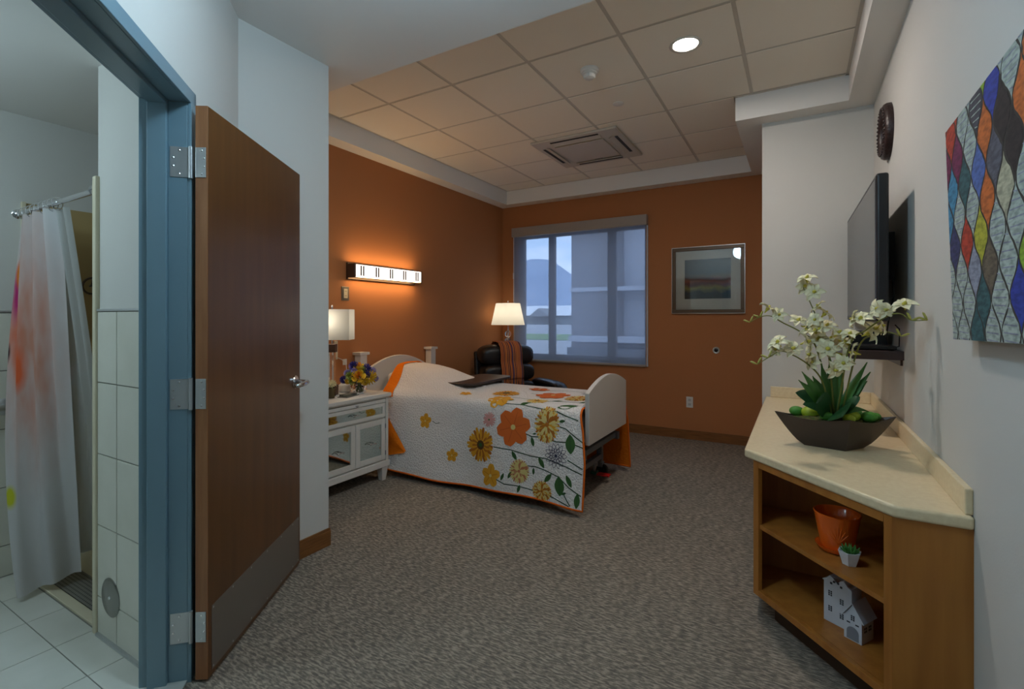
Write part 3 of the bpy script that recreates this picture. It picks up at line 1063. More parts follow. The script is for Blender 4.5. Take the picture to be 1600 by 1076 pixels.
def qgrid(off):
    mb = MB()

    def fn(u, v):
        w = PL[-1] * v
        x0, x1 = head_x(w), foot_x(w)
        return tuple(qpoint(x0 + (x1 - x0) * u, w, off) - QO)
    return mb.grid(fn, 120, NW)


top_ = qgrid(0.006)
top_.f = [f[::-1] for f in top_.f]
top_.build('quilt_top', M_quilt, quilt, smooth=True)
qgrid(0.0).build('lining', M_lining, quilt, smooth=True)
WL = PL[-1]
edge = [qpoint(head_x(0) + (foot_x(0) - head_x(0)) * k / 60, 0, 0.003) - QO for k in range(61)]
edge += [qpoint(foot_x(WL * k / 90), WL * k / 90, 0.003) - QO for k in range(1, 91)]
edge += [qpoint(foot_x(WL) + (head_x(WL) - foot_x(WL)) * k / 60, WL, 0.003) - QO for k in range(1, 61)]
MB().tube(edge, 0.0075, 6).build('binding', M_binding, quilt, smooth=True)
# turned-back band of lining at the head
bd = MB()


def bandfn(u, v):
    w = 0.60 + (1.52 - 0.60) * v
    x = head_x(w) - 0.012 + (0.12 - 0.07 * sm(w, 0.75, 1.05)) * u
    return tuple(qpoint(x, w, 0.012 + 0.01 * math.sin(PI * u)) - QO)


bd.grid(bandfn, 6, 40)
bd.build('turned_back_band', M_lining, quilt, smooth=True)
fl_ = MB()


def flapfn(u, v):
    # triangle with a vertical left side and a point to the right
    zt, zb_ = 0.50 + 0.06 * (1 - u), 0.16
    zr = 0.225
    x = -3.08 + (3.08 - 2.805) * u
    zz0 = zb_ + (zr - zb_) * u
    zz1 = 0.62 + (zr + 0.01 - 0.62) * u
    z = zz0 + (zz1 - zz0) * v
    y = 3.022 + 0.02 * v + 0.018 * u + 0.006 * math.sin(7 * v)
    return tuple(Vector((x, y, z)) - QO)


fl_.grid(flapfn, 10, 10)
fl_.build('turned_back_corner', M_lining, quilt, smooth=True)

# printed flowers: thin shapes laid on the quilt surface, in (x, arc length) coordinates
C_or, C_or2 = mat('print_orange', rgb(214, 104, 34), 0.9), mat('print_deep_orange', rgb(180, 78, 26), 0.9)
C_ye, C_ye2 = mat('print_gold', rgb(222, 160, 36), 0.9), mat('print_amber', rgb(176, 104, 24), 0.9)
C_cr, C_cr2 = mat('print_cream_yellow', rgb(222, 204, 130), 0.9), mat('print_rose', rgb(190, 120, 80), 0.9)
C_gr, C_gr2 = mat('print_green', rgb(58, 98, 46), 0.9), mat('print_dark_green', rgb(40, 70, 44), 0.9)
C_ink, C_pk, C_br = mat('print_ink', rgb(66, 62, 84), 0.9), mat('print_pink', rgb(222, 160, 150), 0.9), mat('print_brown', rgb(92, 62, 24), 0.9)
PR = [C_or, C_or2, C_ye, C_ye2, C_cr, C_cr2, C_gr, C_gr2, C_ink, C_pk, C_br]


class Print:
    def __init__(self):
        self.mb = MB()
        self.lv = 0.008

    def poly(self, pts, ci, lift=0.0):
        self.mb.m = ci
        c = (sum(p[0] for p in pts) / len(pts), sum(p[1] for p in pts) / len(pts))
        vs_ = [qpoint(min(c[0], -1.2), max(0.0, c[1]), self.lv + lift) - QO] + [qpoint(p[0], max(0.0, p[1]), self.lv + lift) - QO for p in pts]
        n = len(pts)
        self.mb.add(vs_, [(0, 1 + (i + 1) % n, 1 + i) for i in range(n)])

    def petal(self, cx, cy, ang, r0, r1, wd, ci, lift=0.0, blunt=0.8, n=7):
        pts = []
        ca, sa = math.cos(ang), math.sin(ang)
        for k in range(n + 1):
            t = k / n
            pts.append((r0 + (r1 - r0) * t, wd * math.sin(PI * min(1, t * blunt + 0.02)) ** 0.8))
        for k in range(n, -1, -1):
            t = k / n
            pts.append((r0 + (r1 - r0) * t, -wd * math.sin(PI * min(1, t * blunt + 0.02)) ** 0.8))
        self.poly([(cx + a_ * ca - b_ * sa, cy + a_ * sa + b_ * ca) for a_, b_ in pts], ci, lift)

    def disc(self, cx, cy, r, ci, lift=0.0, n=14):
        self.poly([(cx + r * math.cos(2 * PI * k / n), cy + r * math.sin(2 * PI * k / n)) for k in range(n)], ci, lift)

    def line(self, pts, wd, ci, lift=0.0):
        self.mb.m = ci
        fine = []
        for a, b in zip(pts[:-1], pts[1:]):
            for k in range(6):
                t = k / 6
                fine.append((a[0] + (b[0] - a[0]) * t, a[1] + (b[1] - a[1]) * t))
        fine.append(pts[-1])
        vs_ = []
        for i, p in enumerate(fine):
            q0, q1 = fine[max(0, i - 1)], fine[min(len(fine) - 1, i + 1)]
            dx, dy = q1[0] - q0[0], q1[1] - q0[1]
            l_ = math.hypot(dx, dy) or 1
            nx, ny = -dy / l_ * wd, dx / l_ * wd
            vs_ += [qpoint(p[0] + nx, max(0, p[1] + ny), self.lv + lift) - QO, qpoint(p[0] - nx, max(0, p[1] - ny), self.lv + lift) - QO]
        self.mb.add(vs_, [(2 * i, 2 * i + 1, 2 * i + 3, 2 * i + 2) for i in range(len(fine) - 1)])

    def done(self, name):
        return self.mb.build(name, PR, quilt)


def daisy(x, w, r, n=26, c1=2, c2=3, cc=10):
    p = Print()
    for k in range(n):
        a = 2 * PI * k / n + random.uniform(-.06, .06)
        p.petal(x, w, a, r * 0.2, r * random.uniform(.85, 1.0), r * 0.1, c1 if k % 3 else c2, 0.0004 * (k % 3))
    for k in range(n):
        a = 2 * PI * (k + .5) / n
        p.petal(x, w, a, r * 0.15, r * random.uniform(.5, .7), r * 0.06, c2 if k % 2 else c1, 0.0016)
    p.disc(x, w, r * 0.26, cc, 0.0024)
    p.disc(x, w, r * 0.12, 6, 0.003)
    return p.done('flower_print')


def poppy(x, w, r, n=6, c1=0, c2=1, squash=1.0):
    p = Print()
    for k in range(n):
        a = 2 * PI * k / n + 0.3
        p.petal(x, w, a, r * 0.04, r, r * 0.39, c1 if k % 2 else c1, 0.0004 * k, 0.86, 9)
        p.line([(x + r * .15 * math.cos(a), w + r * .15 * math.sin(a)), (x + r * .8 * math.cos(a), w + r * .8 * math.sin(a))], 0.0016, c2, 0.0032)
    p.disc(x, w, r * 0.14, 4, 0.004)
    return p.done('flower_print')


def zinnia(x, w, r, sx=0.62, c1=4, c2=2, c3=3):
    p = Print()
    p.poly([(x + sx * r * 0.86 * math.cos(2 * PI * k / 24), w + r * 0.86 * math.sin(2 * PI * k / 24)) for k in range(24)], c2, -0.0004)
    for ring, (rr, ci) in enumerate(((1.0, c2), (0.84, c1), (0.68, c2), (0.52, c1), (0.36, c2), (0.2, c1))):
        n = 30 - 4 * ring
        for k in range(n):
            a = 2 * PI * k / n + ring * .3
            rj = rr * random.uniform(.93, 1.03)
            cx, cy = x + sx * r * rj * .62 * math.cos(a), w + r * rj * .62 * math.sin(a)
            a2 = math.atan2(math.sin(a), sx * math.cos(a))
            p.petal(cx, cy, a2, 0, r * .36, r * .06, (ci, c1, c3)[(k * 7 + ring) % 3], 0.0006 * ring + 0.0002 * (k % 2))
    p.disc(x, w, r * 0.12, c3, 0.0042)
    return p.done('flower_print')


def outline_daisy(x, w, r, n=14):
    p = Print()
    for rr, nn in ((1.0, n), (0.62, n - 3), (0.35, 8)):
        for k in range(nn):
            a = 2 * PI * k / nn + rr
            pts = []
            for j in range(9):
                t = j / 8
                bb = rr * r * 0.2 * math.sin(PI * t) * 1.2
                aa = rr * r * (0.35 + 0.65 * math.sin(PI * t * 0.5 if t < .5 else PI * (1 - t) * 0.5) ** 0.5)
                off = (t - .5) * 2 * rr * r * 0.2
                pts.append((x + aa * math.cos(a) - off * math.sin(a), w + aa * math.sin(a) + off * math.cos(a)))
            p.line(pts, 0.0016, 8)
    p.disc(x, w, r * .12, 8)
    return p.done('flower_print')


def leafp(x, w, ln, ang, wd=0.35, ci=6):
    p = Print()
    p.petal(x - math.cos(ang) * ln * .5, w - math.sin(ang) * ln * .5, ang, 0, ln, ln * wd * .5, ci, 0.0, 1.0)
    p.line([(x - math.cos(ang) * ln * .4, w - math.sin(ang) * ln * .4), (x + math.cos(ang) * ln * .4, w + math.sin(ang) * ln * .4)], 0.0014, 7, 0.001)
    return p.done('leaf_print')


def stemp(pts, wd=0.0036):
    p = Print()
    p.lv = 0.0075
    p.line(pts, wd, 7)
    return p.done('stem_print')


for pts in ([(-1.961, 0.316), (-1.806, 0.312), (-1.645, 0.289), (-1.518, 0.289), (-1.37, 0.263), (-1.251, 0.23)],
            [(-1.721, 0.446), (-1.646, 0.428), (-1.579, 0.432), (-1.453, 0.416), (-1.356, 0.424), (-1.252, 0.4)],
            [(-1.471, 0.528), (-1.387, 0.511), (-1.312, 0.464), (-1.256, 0.434)],
            [(-1.666, 0.215), (-1.599, 0.22), (-1.513, 0.207), (-1.414, 0.184), (-1.339, 0.132), (-1.253, 0.092)],
            [(-1.914, 0.085), (-1.841, 0.061), (-1.744, 0.063), (-1.603, 0.052), (-1.453, 0.04), (-1.331, 0.012)],
            [(-1.358, 0.308), (-1.31, 0.289), (-1.25, 0.265)],
            [(-1.472, 0.622), (-1.395, 0.598), (-1.30, 0.575)],
            [(-1.932, 0.641), (-1.769, 0.648), (-1.575, 0.627), (-1.472, 0.622)],
            [(-1.373, 0.083), (-1.347, 0.045), (-1.322, 0.015)],
            [(-1.90, 1.05), (-1.7, 1.03), (-1.5, 1.06), (-1.30, 1.05)],
            [(-1.95, 0.80), (-1.72, 0.80), (-1.5, 0.83), (-1.30, 0.82)],
            [(-1.95, 1.30), (-1.72, 1.32), (-1.5, 1.28), (-1.30, 1.3)]):
    stemp(pts)
stemp([(-2.559, 0.446), (-2.524, 0.43), (-2.486, 0.439)], 0.0022)
daisy(-2.082, 0.314, 0.135)
poppy(-1.804, 0.478, 0.14)
zinnia(-1.532, 0.525, 0.135)
poppy(-2.632, 0.439, 0.06, 5, 2, 3)
poppy(-2.345, 0.207, 0.05, 5, 2, 3)
daisy(-2.02, 0.51, 0.06, 18, 9, 9, 9)
poppy(-1.966, 0.105, 0.085, 5, 2, 3)
zinnia(-1.726, 0.169, 0.09, 0.9, 4, 4, 5)
outline_daisy(-1.446, 0.321, 0.095)
zinnia(-1.536, 0.062, 0.075, 1.1)
daisy(-2.06, 0.92, 0.12)
poppy(-1.98, 0.70, 0.1, 6, 2, 3)
poppy(-1.70, 1.05, 0.14)
daisy(-1.70, 0.77, 0.09, 20, 4, 2, 3)
zinnia(-1.45, 0.98, 0.11, 1.0)
poppy(-1.95, 1.30, 0.09, 6, 0, 1)
poppy(-2.36, 0.77, 0.05, 5, 2, 3)
outline_daisy(-1.45, 1.22, 0.08)
for a in ((-1.637, 0.393, .07, 1.9), (-1.776, 0.276, .075, 2.2), (-1.556, 0.257, .085, 2.2), (-1.346, 0.416, .13, 1.7), (-1.495, 0.162, .085, .9), (-1.406, 0.128, .13, 1.7),
          (-1.341, 0.174, .085, 2.1), (-1.278, 0.06, .1, 1.5), (-1.861, 0.112, .06, 1.2), (-1.721, 0.045, .06, 1.3), (-1.371, 0.085, .04, .5), (-1.41, 0.69, .15, .5),
          (-1.741, 0.67, .09, .6), (-1.626, 0.45, .03, .2), (-1.613, 0.186, .05, 1.6), (-1.80, 0.133, .06, 1.1), (-1.90, 0.70, .08, .4), (-1.561, 0.84, .08, .3), (-1.42, 0.56, .05, .2), (-1.6, 1.06, .07, .4), (-1.36, 0.84, .07, 1.1)):
    leafp(*a, wd=0.55 if a[2] > .12 else 0.4)

# ------------------------------------------------------------------ overbed table
obt = thing('overbed_table', 'dark overbed table top hovering across the floral quilt', 'table', (-2.57, 3.76, 0))
M_dk = mat('dark_walnut_laminate', rgb(58, 44, 38), 0.35)
tp = MB()
n = 24
out = []
for k in range(n):
    a = 2 * PI * k / n
    out.append((0.19 * math.copysign(abs(math.cos(a)) ** .35, math.cos(a)), 0.37 * math.copysign(abs(math.sin(a)) ** .35, math.sin(a))))
tp.prism(out, 0.757, 0.778)
tp.build('table_top', M_dk, obt, bevel=0.006, seg=3)
bx(-0.03, 0.40, 0.06, 0.03, 0.44, 0.74).build('column', M_steelgrey, obt, bevel=0.004)
bx(-0.05, 0.20, 0.738, 0.05, 0.45, 0.757).build('top_bracket', M_steelgrey, obt)
bx(-0.28, 0.395, 0.045, 0.28, 0.435, 0.075).build('base_bar', M_steelgrey, obt, bevel=0.006)
for x in (-0.26, 0.26):
    f_ = bx(x - 0.02, -0.1, 0.045, x + 0.02, 0.40, 0.075).build('base_foot', M_steelgrey, obt, bevel=0.006)
    for y in (-0.07, 0.37):
        MB().lathe([(0.012, -0.01), (0.022, -0.008), (0.022, 0.008), (0.012, 0.01)], (x, y, 0.0225), 14, 'x').build('wheel', M_rubber, f_)

# ------------------------------------------------------------------ nightstand
M_ns = mat('white_lacquer', rgb(214, 210, 202), 0.4)
M_mirror = mat('mirror', rgb(200, 212, 208), 0.05, 1.0)
ns = thing('nightstand', 'white nightstand with mirrored drawer and doors beside the bed', 'nightstand', (-3.18, 2.65, 0))
NX, NY = 0.245, 0.345
bd_ = MB()
bd_.box(-NX, -NY, 0.13, NX - 0.02, NY, 0.685)
bd_.build('body', M_ns, ns, bevel=0.003)
bx(-NX, -NY - 0.018, 0.69, NX + 0.02, NY + 0.018, 0.72).build('top', M_ns, ns, bevel=0.005)
bx(-NX, -NY - 0.006, 0.678, NX + 0.006, NY + 0.006, 0.69).build('top_moulding', M_ns, ns, bevel=0.002)
bx(-NX, -NY - 0.008, 0.115, NX + 0.008, NY + 0.008, 0.165).build('base_rail', M_ns, ns, bevel=0.004)
ty_ = bx(NX - 0.02, -NY + 0.03, 0.645, NX - 0.002, NY - 0.03, 0.672).build('pull_out_tray', M_ns, ns, bevel=0.002)
MB().lathe([(0.004, 0.0), (0.004, 0.012), (0.009, 0.016), (0.009, 0.022), (0.0, 0.026)], (NX - 0.002, 0, 0.658), 12, 'x').build('knob', M_chrome, ty_, smooth=True)
for sy in (-1, 1):
    bx(NX - 0.02, sy * NY, 0.165, NX, sy * (NY - 0.028), 0.678).build('corner_stile', M_ns, ns, bevel=0.002)


def framed(parent_name, y0, y1, z0, z1, fw):
    d = MB()
    x0, x1 = NX - 0.02, NX - 0.003
    d.box(x0, y0, z0, x1, y0 + fw, z1).box(x0, y1 - fw, z0, x1, y1, z1).box(x0, y0 + fw, z0, x1, y1 - fw, z0 + fw).box(x0, y0 + fw, z1 - fw, x1, y1 - fw, z1)
    o = d.build(parent_name, M_ns, ns, bevel=0.002)
    bx(x0, y0 + fw, z0 + fw, x1 - 0.008, y1 - fw, z1 - fw).build('mirror_panel', M_mirror, o)
    return o


def pull(o, y, z):
    h_ = MB()
    for dy in (-0.022, 0.022):
        h_.tube([(NX - 0.012, y + dy, z), (NX + 0.018, y + dy, z)], 0.004, 8)
    h_.tube([(NX + 0.018, y - 0.03, z - 0.004), (NX + 0.022, y - 0.012, z + 0.002), (NX + 0.022, y + 0.012, z + 0.002), (NX + 0.018, y + 0.03, z - 0.004)], [0.006, 0.004, 0.004, 0.006], 8)
    h_.build('pull_handle', M_chrome, o, smooth=True)


dr = framed('drawer', -NY + 0.032, NY - 0.032, 0.525, 0.64, 0.028)
pull(dr, -0.01, 0.585)
for y0, y1, hy in ((-NY + 0.032, -0.003, -0.16), (0.003, NY - 0.032, 0.16)):
    d_ = framed('door', y0, y1, 0.175, 0.51, 0.042)
    pull(d_, hy, 0.335)
    ye = y1 - 0.001 if hy > 0 else y0 + 0.001
    for zz in (0.23, 0.45):
        MB().tube([(NX + 0.001, ye, zz - 0.018), (NX + 0.001, ye, zz + 0.018)], 0.004, 8).build('hinge', M_steelgrey, d_)
for sx in (-1, 1):
    for sy in (-1, 1):
        lg = MB()
        cx, cy = sx * (NX - 0.035), sy * (NY - 0.035)
        a, b = 0.034, 0.02
        lg.add([(cx - b, cy - b, 0), (cx + b, cy - b, 0), (cx + b, cy + b, 0), (cx - b, cy + b, 0), (cx - a, cy - a, 0.118), (cx + a, cy - a, 0.118), (cx + a, cy + a, 0.118), (cx - a, cy + a, 0.118)],
               [(0, 3, 2, 1), (4, 5, 6, 7), (0, 1, 5, 4), (1, 2, 6, 5), (2, 3, 7, 6), (3, 0, 4, 7)])
        lg.build('leg', M_ns, ns, bevel=0.002)

# bedside lamp
M_shade = shade_fabric('white_lamp_shade', rgb(168, 166, 158), 0.36)
M_brown = mat('brown_leather_block', rgb(74, 44, 26), 0.4)
M_crystal = mat('clear_crystal', (0.96, 0.98, 1.0, 1), 0.03, trans=1.0, ior=1.45)
l1 = thing('table_lamp', 'lit lamp with rectangular white shade on the mirrored nightstand', 'lamp', (-3.19, 2.635, 0.7205), math.radians(34))
bx(-0.05, -0.05, 0.0, 0.05, 0.05, 0.012).build('foot', M_chrome, l1, bevel=0.002)
bx(-0.04, -0.04, 0.012, 0.04, 0.04, 0.085).build('lower_block', M_brown, l1, bevel=0.003)
for dx in (-0.014, 0.014):
    for dy in (-0.014, 0.014):
        MB().tube([(dx, dy, 0.085), (dx, dy, 0.345)], 0.011, 12).build('glass_rod', M_crystal, l1, smooth=True, auto=40)
bx(-0.034, -0.034, 0.345, 0.034, 0.034, 0.41).build('upper_block', M_brown, l1, bevel=0.003)
MB().tube([(0, 0, 0.41), (0, 0, 0.70)], 0.008, 10).build('stem', M_chrome, l1, smooth=True, auto=40)
sh = MB()
a, b, z0, z1 = 0.155, 0.085, 0.445, 0.685
for (x0, y0), (x1, y1) in (((-a, -b), (a, -b)), ((a, -b), (a, b)), ((a, b), (-a, b)), ((-a, b), (-a, -b))):
    sh.add([(x0, y0, z0), (x1, y1, z0), (x1, y1, z1), (x0, y0, z1)], [(0, 1, 2, 3)])
sh.build('lamp_shade', M_shade, l1)
wr = MB()
wr.tube([(-a, 0, z1 - 0.01), (a, 0, z1 - 0.01)], 0.002, 6)
wr.tube([(0, -b, z1 - 0.01), (0, b, z1 - 0.01)], 0.002, 6)
wr.build('shade_frame', M_chrome, l1)
MB().lathe([(0.004, 0), (0.009, 0.008), (0.006, 0.018), (0, 0.022)], (0, 0, 0.70), 12).build('finial', M_chrome, l1, smooth=True)
lamp_light('bulb', 'POINT', (0, 0, 0.60), LAMP_W * 0.5, (1.0, 0.88, 0.72), l1, shadow_soft_size=0.06)

# bouquet in a glass
vz = thing('flower_bouquet', 'bouquet of yellow roses and blue flowers in a glass on the nightstand', 'flowers', (-3.11, 2.845, 0.7205))
MB().lathe([(0.0, 0.003), (0.046, 0.003), (0.052, 0.03), (0.05, 0.09), (0.053, 0.09), (0.055, 0.03), (0.05, 0.0), (0.0, 0.0)], (0, 0, 0), 24).build('glass_vase', M_crystal, vz, smooth=True)
st_ = MB()
for k in range(9):
    a = 2.4 * k
    st_.tube([(0.03 * math.cos(a), 0.03 * math.sin(a), 0.008), (0.012 * math.cos(a + 1), 0.012 * math.sin(a + 1), 0.09), (0.05 * math.cos(a), 0.05 * math.sin(a), 0.16)], 0.004, 6)
st_.build('stems', mat('stem_green', rgb(88, 116, 52), 0.7), vz)


def rose_mesh(name, m1, m2, r=0.036):
    mb = MB()
    for ring, (n, tilt, rr) in enumerate(((5, 0.95, 1.0), (5, 0.6, 0.78), (4, 0.28, 0.55), (3, 0.1, 0.32))):
        mb.m = 0 if ring < 2 else 1
        for k in range(n):
            a = 2 * PI * k / n + ring * 0.7

            def fn(u, v, a=a, tilt=tilt, rr=rr):
                s = (u - 0.5) * 1.9
                h = v
                rad = r * rr * (0.35 + 0.65 * h ** 0.7 * (0.5 + tilt * 0.5)) * (1 - 0.12 * s * s)
                zz = r * (1.1 * h * (1.15 - tilt * 0.75)) * (1 - 0.25 * s * s) + r * 0.25 * (3 - ring) * 0.1
                return (rad * math.cos(a + s * .55), rad * math.sin(a + s * .55), zz)
            mb.grid(fn, 6, 5)
    mb.m = 0
    return mb.mesh(name, [m1, m2], True)


def pompon_mesh(name, m1, r=0.025):
    mb = MB()
    n = 60
    for k in range(n):
        t = (k + .5) / n
        ph = math.acos(1 - 1.5 * t)
        th_ = k * 2.39996
        d = Vector((math.sin(ph) * math.cos(th_), math.sin(ph) * math.sin(th_), math.cos(ph)))
        u = d.orthogonal().normalized()
        w = d.cross(u)
        mb.add([d * r * .3 + u * r * .16, d * r * .3 - u * r * .16, d * r - w * r * .1, d * r + w * r * .1], [(0, 1, 2, 3)])
    return mb.mesh(name, m1)


M_rose = rose_mesh('yellow_rose', mat('rose_yellow', rgb(226, 186, 40), 0.7), mat('rose_orange', rgb(220, 140, 30), 0.7))
M_blue = pompon_mesh('blue_bloom', mat('bloom_blue', rgb(58, 52, 128), 0.8))
M_lav = pompon_mesh('lavender_bloom', mat('bloom_lavender', rgb(150, 138, 190), 0.8))
M_ygr = pompon_mesh('green_bloom', mat('bloom_green', rgb(150, 164, 70), 0.8))
M_sun = pompon_mesh('yellow_bloom', mat('bloom_yellow', rgb(222, 180, 34), 0.8))


def putmesh(name, me, parent, loc, d, sc=1.0):
    o = bpy.data.objects.new(name, me)
    COL.objects.link(o)
    o.parent = parent
    o.location = loc
    o.rotation_euler = Vector(d).to_track_quat('Z', 'Y').to_euler()
    o.scale = (sc, sc, sc)
    return o


vw = Vector((0.76, -0.65, 0))      # towards the viewer
vr = Vector((0.65, 0.76, 0))       # to the right in the picture
for nm, me, r_, f_, z_, s_ in (('rose', M_rose, 0.0, 0.075, 0.135, 1.25), ('rose', M_rose, 0.005, 0.02, 0.185, 1.2), ('yellow_bloom', M_sun, 0.07, 0.05, 0.13, 1.9), ('yellow_bloom', M_sun, 0.04, 0.07, 0.10, 1.1),
                               ('blue_bloom', M_blue, -0.03, 0.01, 0.215, 1.3), ('blue_bloom', M_blue, 0.05, 0.03, 0.195, 1.3), ('blue_bloom', M_blue, 0.055, 0.075, 0.155, 0.9), ('blue_bloom', M_blue, -0.095, 0.04, 0.12, 1.0),
                               ('green_bloom', M_ygr, -0.05, 0.06, 0.15, 1.3), ('green_bloom', M_ygr, 0.02, 0.05, 0.19, 1.0), ('green_bloom', M_ygr, -0.04, 0.075, 0.11, 1.0),
                               ('lavender_bloom', M_lav, -0.07, 0.03, 0.165, 1.0), ('lavender_bloom', M_lav, 0.09, 0.03, 0.175, 1.0), ('lavender_bloom', M_lav, -0.03, 0.06, 0.185, 0.8), ('lavender_bloom', M_lav, 0.11, 0.05, 0.12, 0.8),
                               ('yellow_bloom', M_sun, -0.07, 0.06, 0.11, 0.8), ('rose', M_rose, -0.03, -0.05, 0.17, 1.1), ('green_bloom', M_ygr, 0.05, -0.05, 0.15, 1.3), ('blue_bloom', M_blue, 0.0, -0.07, 0.14, 1.1)):
    p = vr * (r_ * 1.2 - 0.008) + vw * f_ * 0.9
    d = Vector((p.x, p.y, (z_ - 0.09) * 0.9))
    putmesh(nm, me, vz, (p.x, p.y, z_ * 1.08 - 0.01), d, s_ * 1.35)

# small things on the nightstand
jr = thing('white_jar', 'white ribbed jar behind the bouquet on the nightstand', 'jar', (-3.27, 2.83, 0.7205))
MB().lathe([(0.0, 0.0), (0.035, 0.0), (0.052, 0.012), (0.046, 0.022), (0.054, 0.034), (0.045, 0.046), (0.05, 0.056), (0.034, 0.07), (0.028, 0.075)], (0, 0, 0), 24).build('jar_body', M_plastic_w, jr, smooth=True)
MB().lathe([(0.03, 0.075), (0.03, 0.085), (0.012, 0.1), (0.014, 0.118), (0.0, 0.124)], (0, 0, 0), 20).build('lid', M_plastic_w, jr, smooth=True)
tr = thing('small_tray', 'small dark patterned tray in front of the bedside lamp', 'tray', (-3.055, 2.68, 0.7205), math.radians(15))
bx(-0.045, -0.08, 0, 0.045, 0.08, 0.006).build('base', mat('tray_grey', rgb(110, 104, 96), 0.4), tr, bevel=0.002)
bx(-0.035, -0.068, 0.006, 0.035, 0.068, 0.022).build('patterned_box', mat('tray_pattern', rgb(46, 46, 38), 0.4, noise=(40, 0.45, 0.55, (1, 1, 1)), color2=rgb(96, 96, 84)), tr, bevel=0.003)
cp = thing('flower_cup', 'brown cup holding a pale flower by the bedside lamp', 'cup', (-3.10, 2.555, 0.7205))
MB().lathe([(0.0, 0.0), (0.024, 0.0), (0.03, 0.075), (0.027, 0.075), (0.021, 0.006), (0.0, 0.006)], (0, 0, 0), 20).build('cup_body', mat('cup_brown', rgb(78, 64, 34), 0.4), cp, smooth=True, auto=40)
MB().tube([(0, 0, 0.006), (0.004, 0.004, 0.1)], 0.004, 6).build('flower_stem', MATS['stem_green'], cp)
putmesh('pale_flower', pompon_mesh('pale_bloom', mat('bloom_cream', rgb(222, 214, 170), 0.8)), cp, (0.004, 0.004, 0.105), (0.2, -0.2, 1), 1.5)

cc = thing('call_cord', 'pale wall strip with a hanging call cord behind the nightstand', 'call cord', (XL, 2.88, 1.0))
bx(0.0, -0.018, -0.02, 0.018, 0.018, 0.14).build('wall_strip', M_trimcream, cc, bevel=0.003)
MB().tube([(0.018, 0.0, 0.0), (0.05, 0.03, -0.02), (0.06, 0.07, -0.06), (0.06, 0.08, -0.16), (0.07, 0.08, -0.26)], 0.003, 6).build('cord', M_plastic_w, cc)
bx(0.045, 0.045, -0.07, 0.053, 0.085, -0.02).build('tag', M_plastic_w, cc)

# ------------------------------------------------------------------ recliner, throw, corner lamp
M_lea = mat('black_leather', rgb(30, 27, 28), 0.32, spec=0.5, bump=(30, 0.25, (1, 1, 1)), bdist=0.01)
rc = thing('recliner', 'black leather recliner in the corner beyond the bed', 'armchair', (-2.77, 4.83, 0), math.radians(-38))
rc.scale = (1, 1, 0.95)
bx(-0.36, -0.36, 0.0, 0.40, 0.36, 0.30).build('base', M_lea, rc, bevel=0.03, seg=4)
MB().pill((0.10, 0, 0.40), 0.36, 0.30, 0.11, 0.5, 0.3).build('seat_cushion', M_lea, rc, smooth=True)
MB().pill((0.45, 0, 0.26), 0.06, 0.30, 0.19, 0.5, 0.4).build('footrest', M_lea, rc, smooth=True)
sh_ = MB()
sh_.M = Matrix.Translation((-0.36, 0, 0.30)) @ Matrix.Rotation(math.radians(-8), 4, 'Y')
sh_.box(-0.06, -0.345, 0.0, 0.0, 0.345, 0.70)
sh_.build('back_shell', M_lea, rc, bevel=0.03, seg=4)
for k, (xc, zc, hh, bb, aa) in enumerate(((-0.22, 0.545, 0.105, 0.31, 0.135), (-0.27, 0.735, 0.115, 0.325, 0.14), (-0.33, 0.945, 0.135, 0.335, 0.15))):
    MB().pill((xc, 0, zc), aa, bb, hh, 0.62, 0.4).build('back_roll', M_lea, rc, smooth=True)
for s in (-1, 1):
    ar = MB().pill((0.04, s * 0.415, 0.33), 0.42, 0.075, 0.28, 0.35, 0.3).build('arm', M_lea, rc, smooth=True)

    def armtop(u, v, s=s):
        x = -0.34 + 0.84 * u
        z = 0.60 + 0.02 * math.sin(PI * u) - 0.16 * sm(u, 0.72, 1.0)
        a = 2 * PI * v
        k = 0.9 if 0.02 < u < 0.98 else 0.2
        return (x, s * 0.415 + 0.088 * k * math.cos(a), z + 0.042 * k * math.sin(a))
    MB().grid(armtop, 20, 15).build('arm_pad', M_lea, ar, smooth=True)


def throw_material():
    m = bpy.data.materials.new('striped_woven_throw')
    m.use_nodes = True
    nt = m.node_tree
    b = nt.nodes['Principled BSDF']
    b.inputs['Roughness'].default_value = 1.0
    b.inputs['Specular IOR Level'].default_value = 0.05
    tc = nt.nodes.new('ShaderNodeTexCoord')
    mp = nt.nodes.new('ShaderNodeMapping')
    mp.inputs['Scale'].default_value = (0.0, 1.0, 0.0)
    nt.links.new(tc.outputs['Object'], mp.inputs['Vector'])
    nz = nt.nodes.new('ShaderNodeTexWhiteNoise')
    sn_ = nt.nodes.new('ShaderNodeVectorMath')
    sn_.operation = 'SNAP'
    sn_.inputs[1].default_value = (1, 0.009, 1)
    nt.links.new(mp.outputs['Vector'], sn_.inputs[0])
    nt.links.new(sn_.outputs[0], nz.inputs['Vector'])
    rp = nt.nodes.new('ShaderNodeValToRGB')
    rp.color_ramp.interpolation = 'CONSTANT'
    e = rp.color_ramp.elements
    e[0].position, e[0].color = 0.0, rgb(186, 112, 68)
    e[1].position, e[1].color = 0.22, rgb(84, 60, 66)
    for p_, c in ((0.36, rgb(204, 130, 72)), (0.52, rgb(150, 74, 56)), (0.66, rgb(214, 170, 92)), (0.74, rgb(164, 92, 60)), (0.9, rgb(92, 74, 96))):
        k = rp.color_ramp.elements.new(p_)
        k.color = c
    nt.links.new(nz.outputs['Value'], rp.inputs['Fac'])
    nt.links.new(rp.outputs['Color'], b.inputs['Base Color'])
    return m


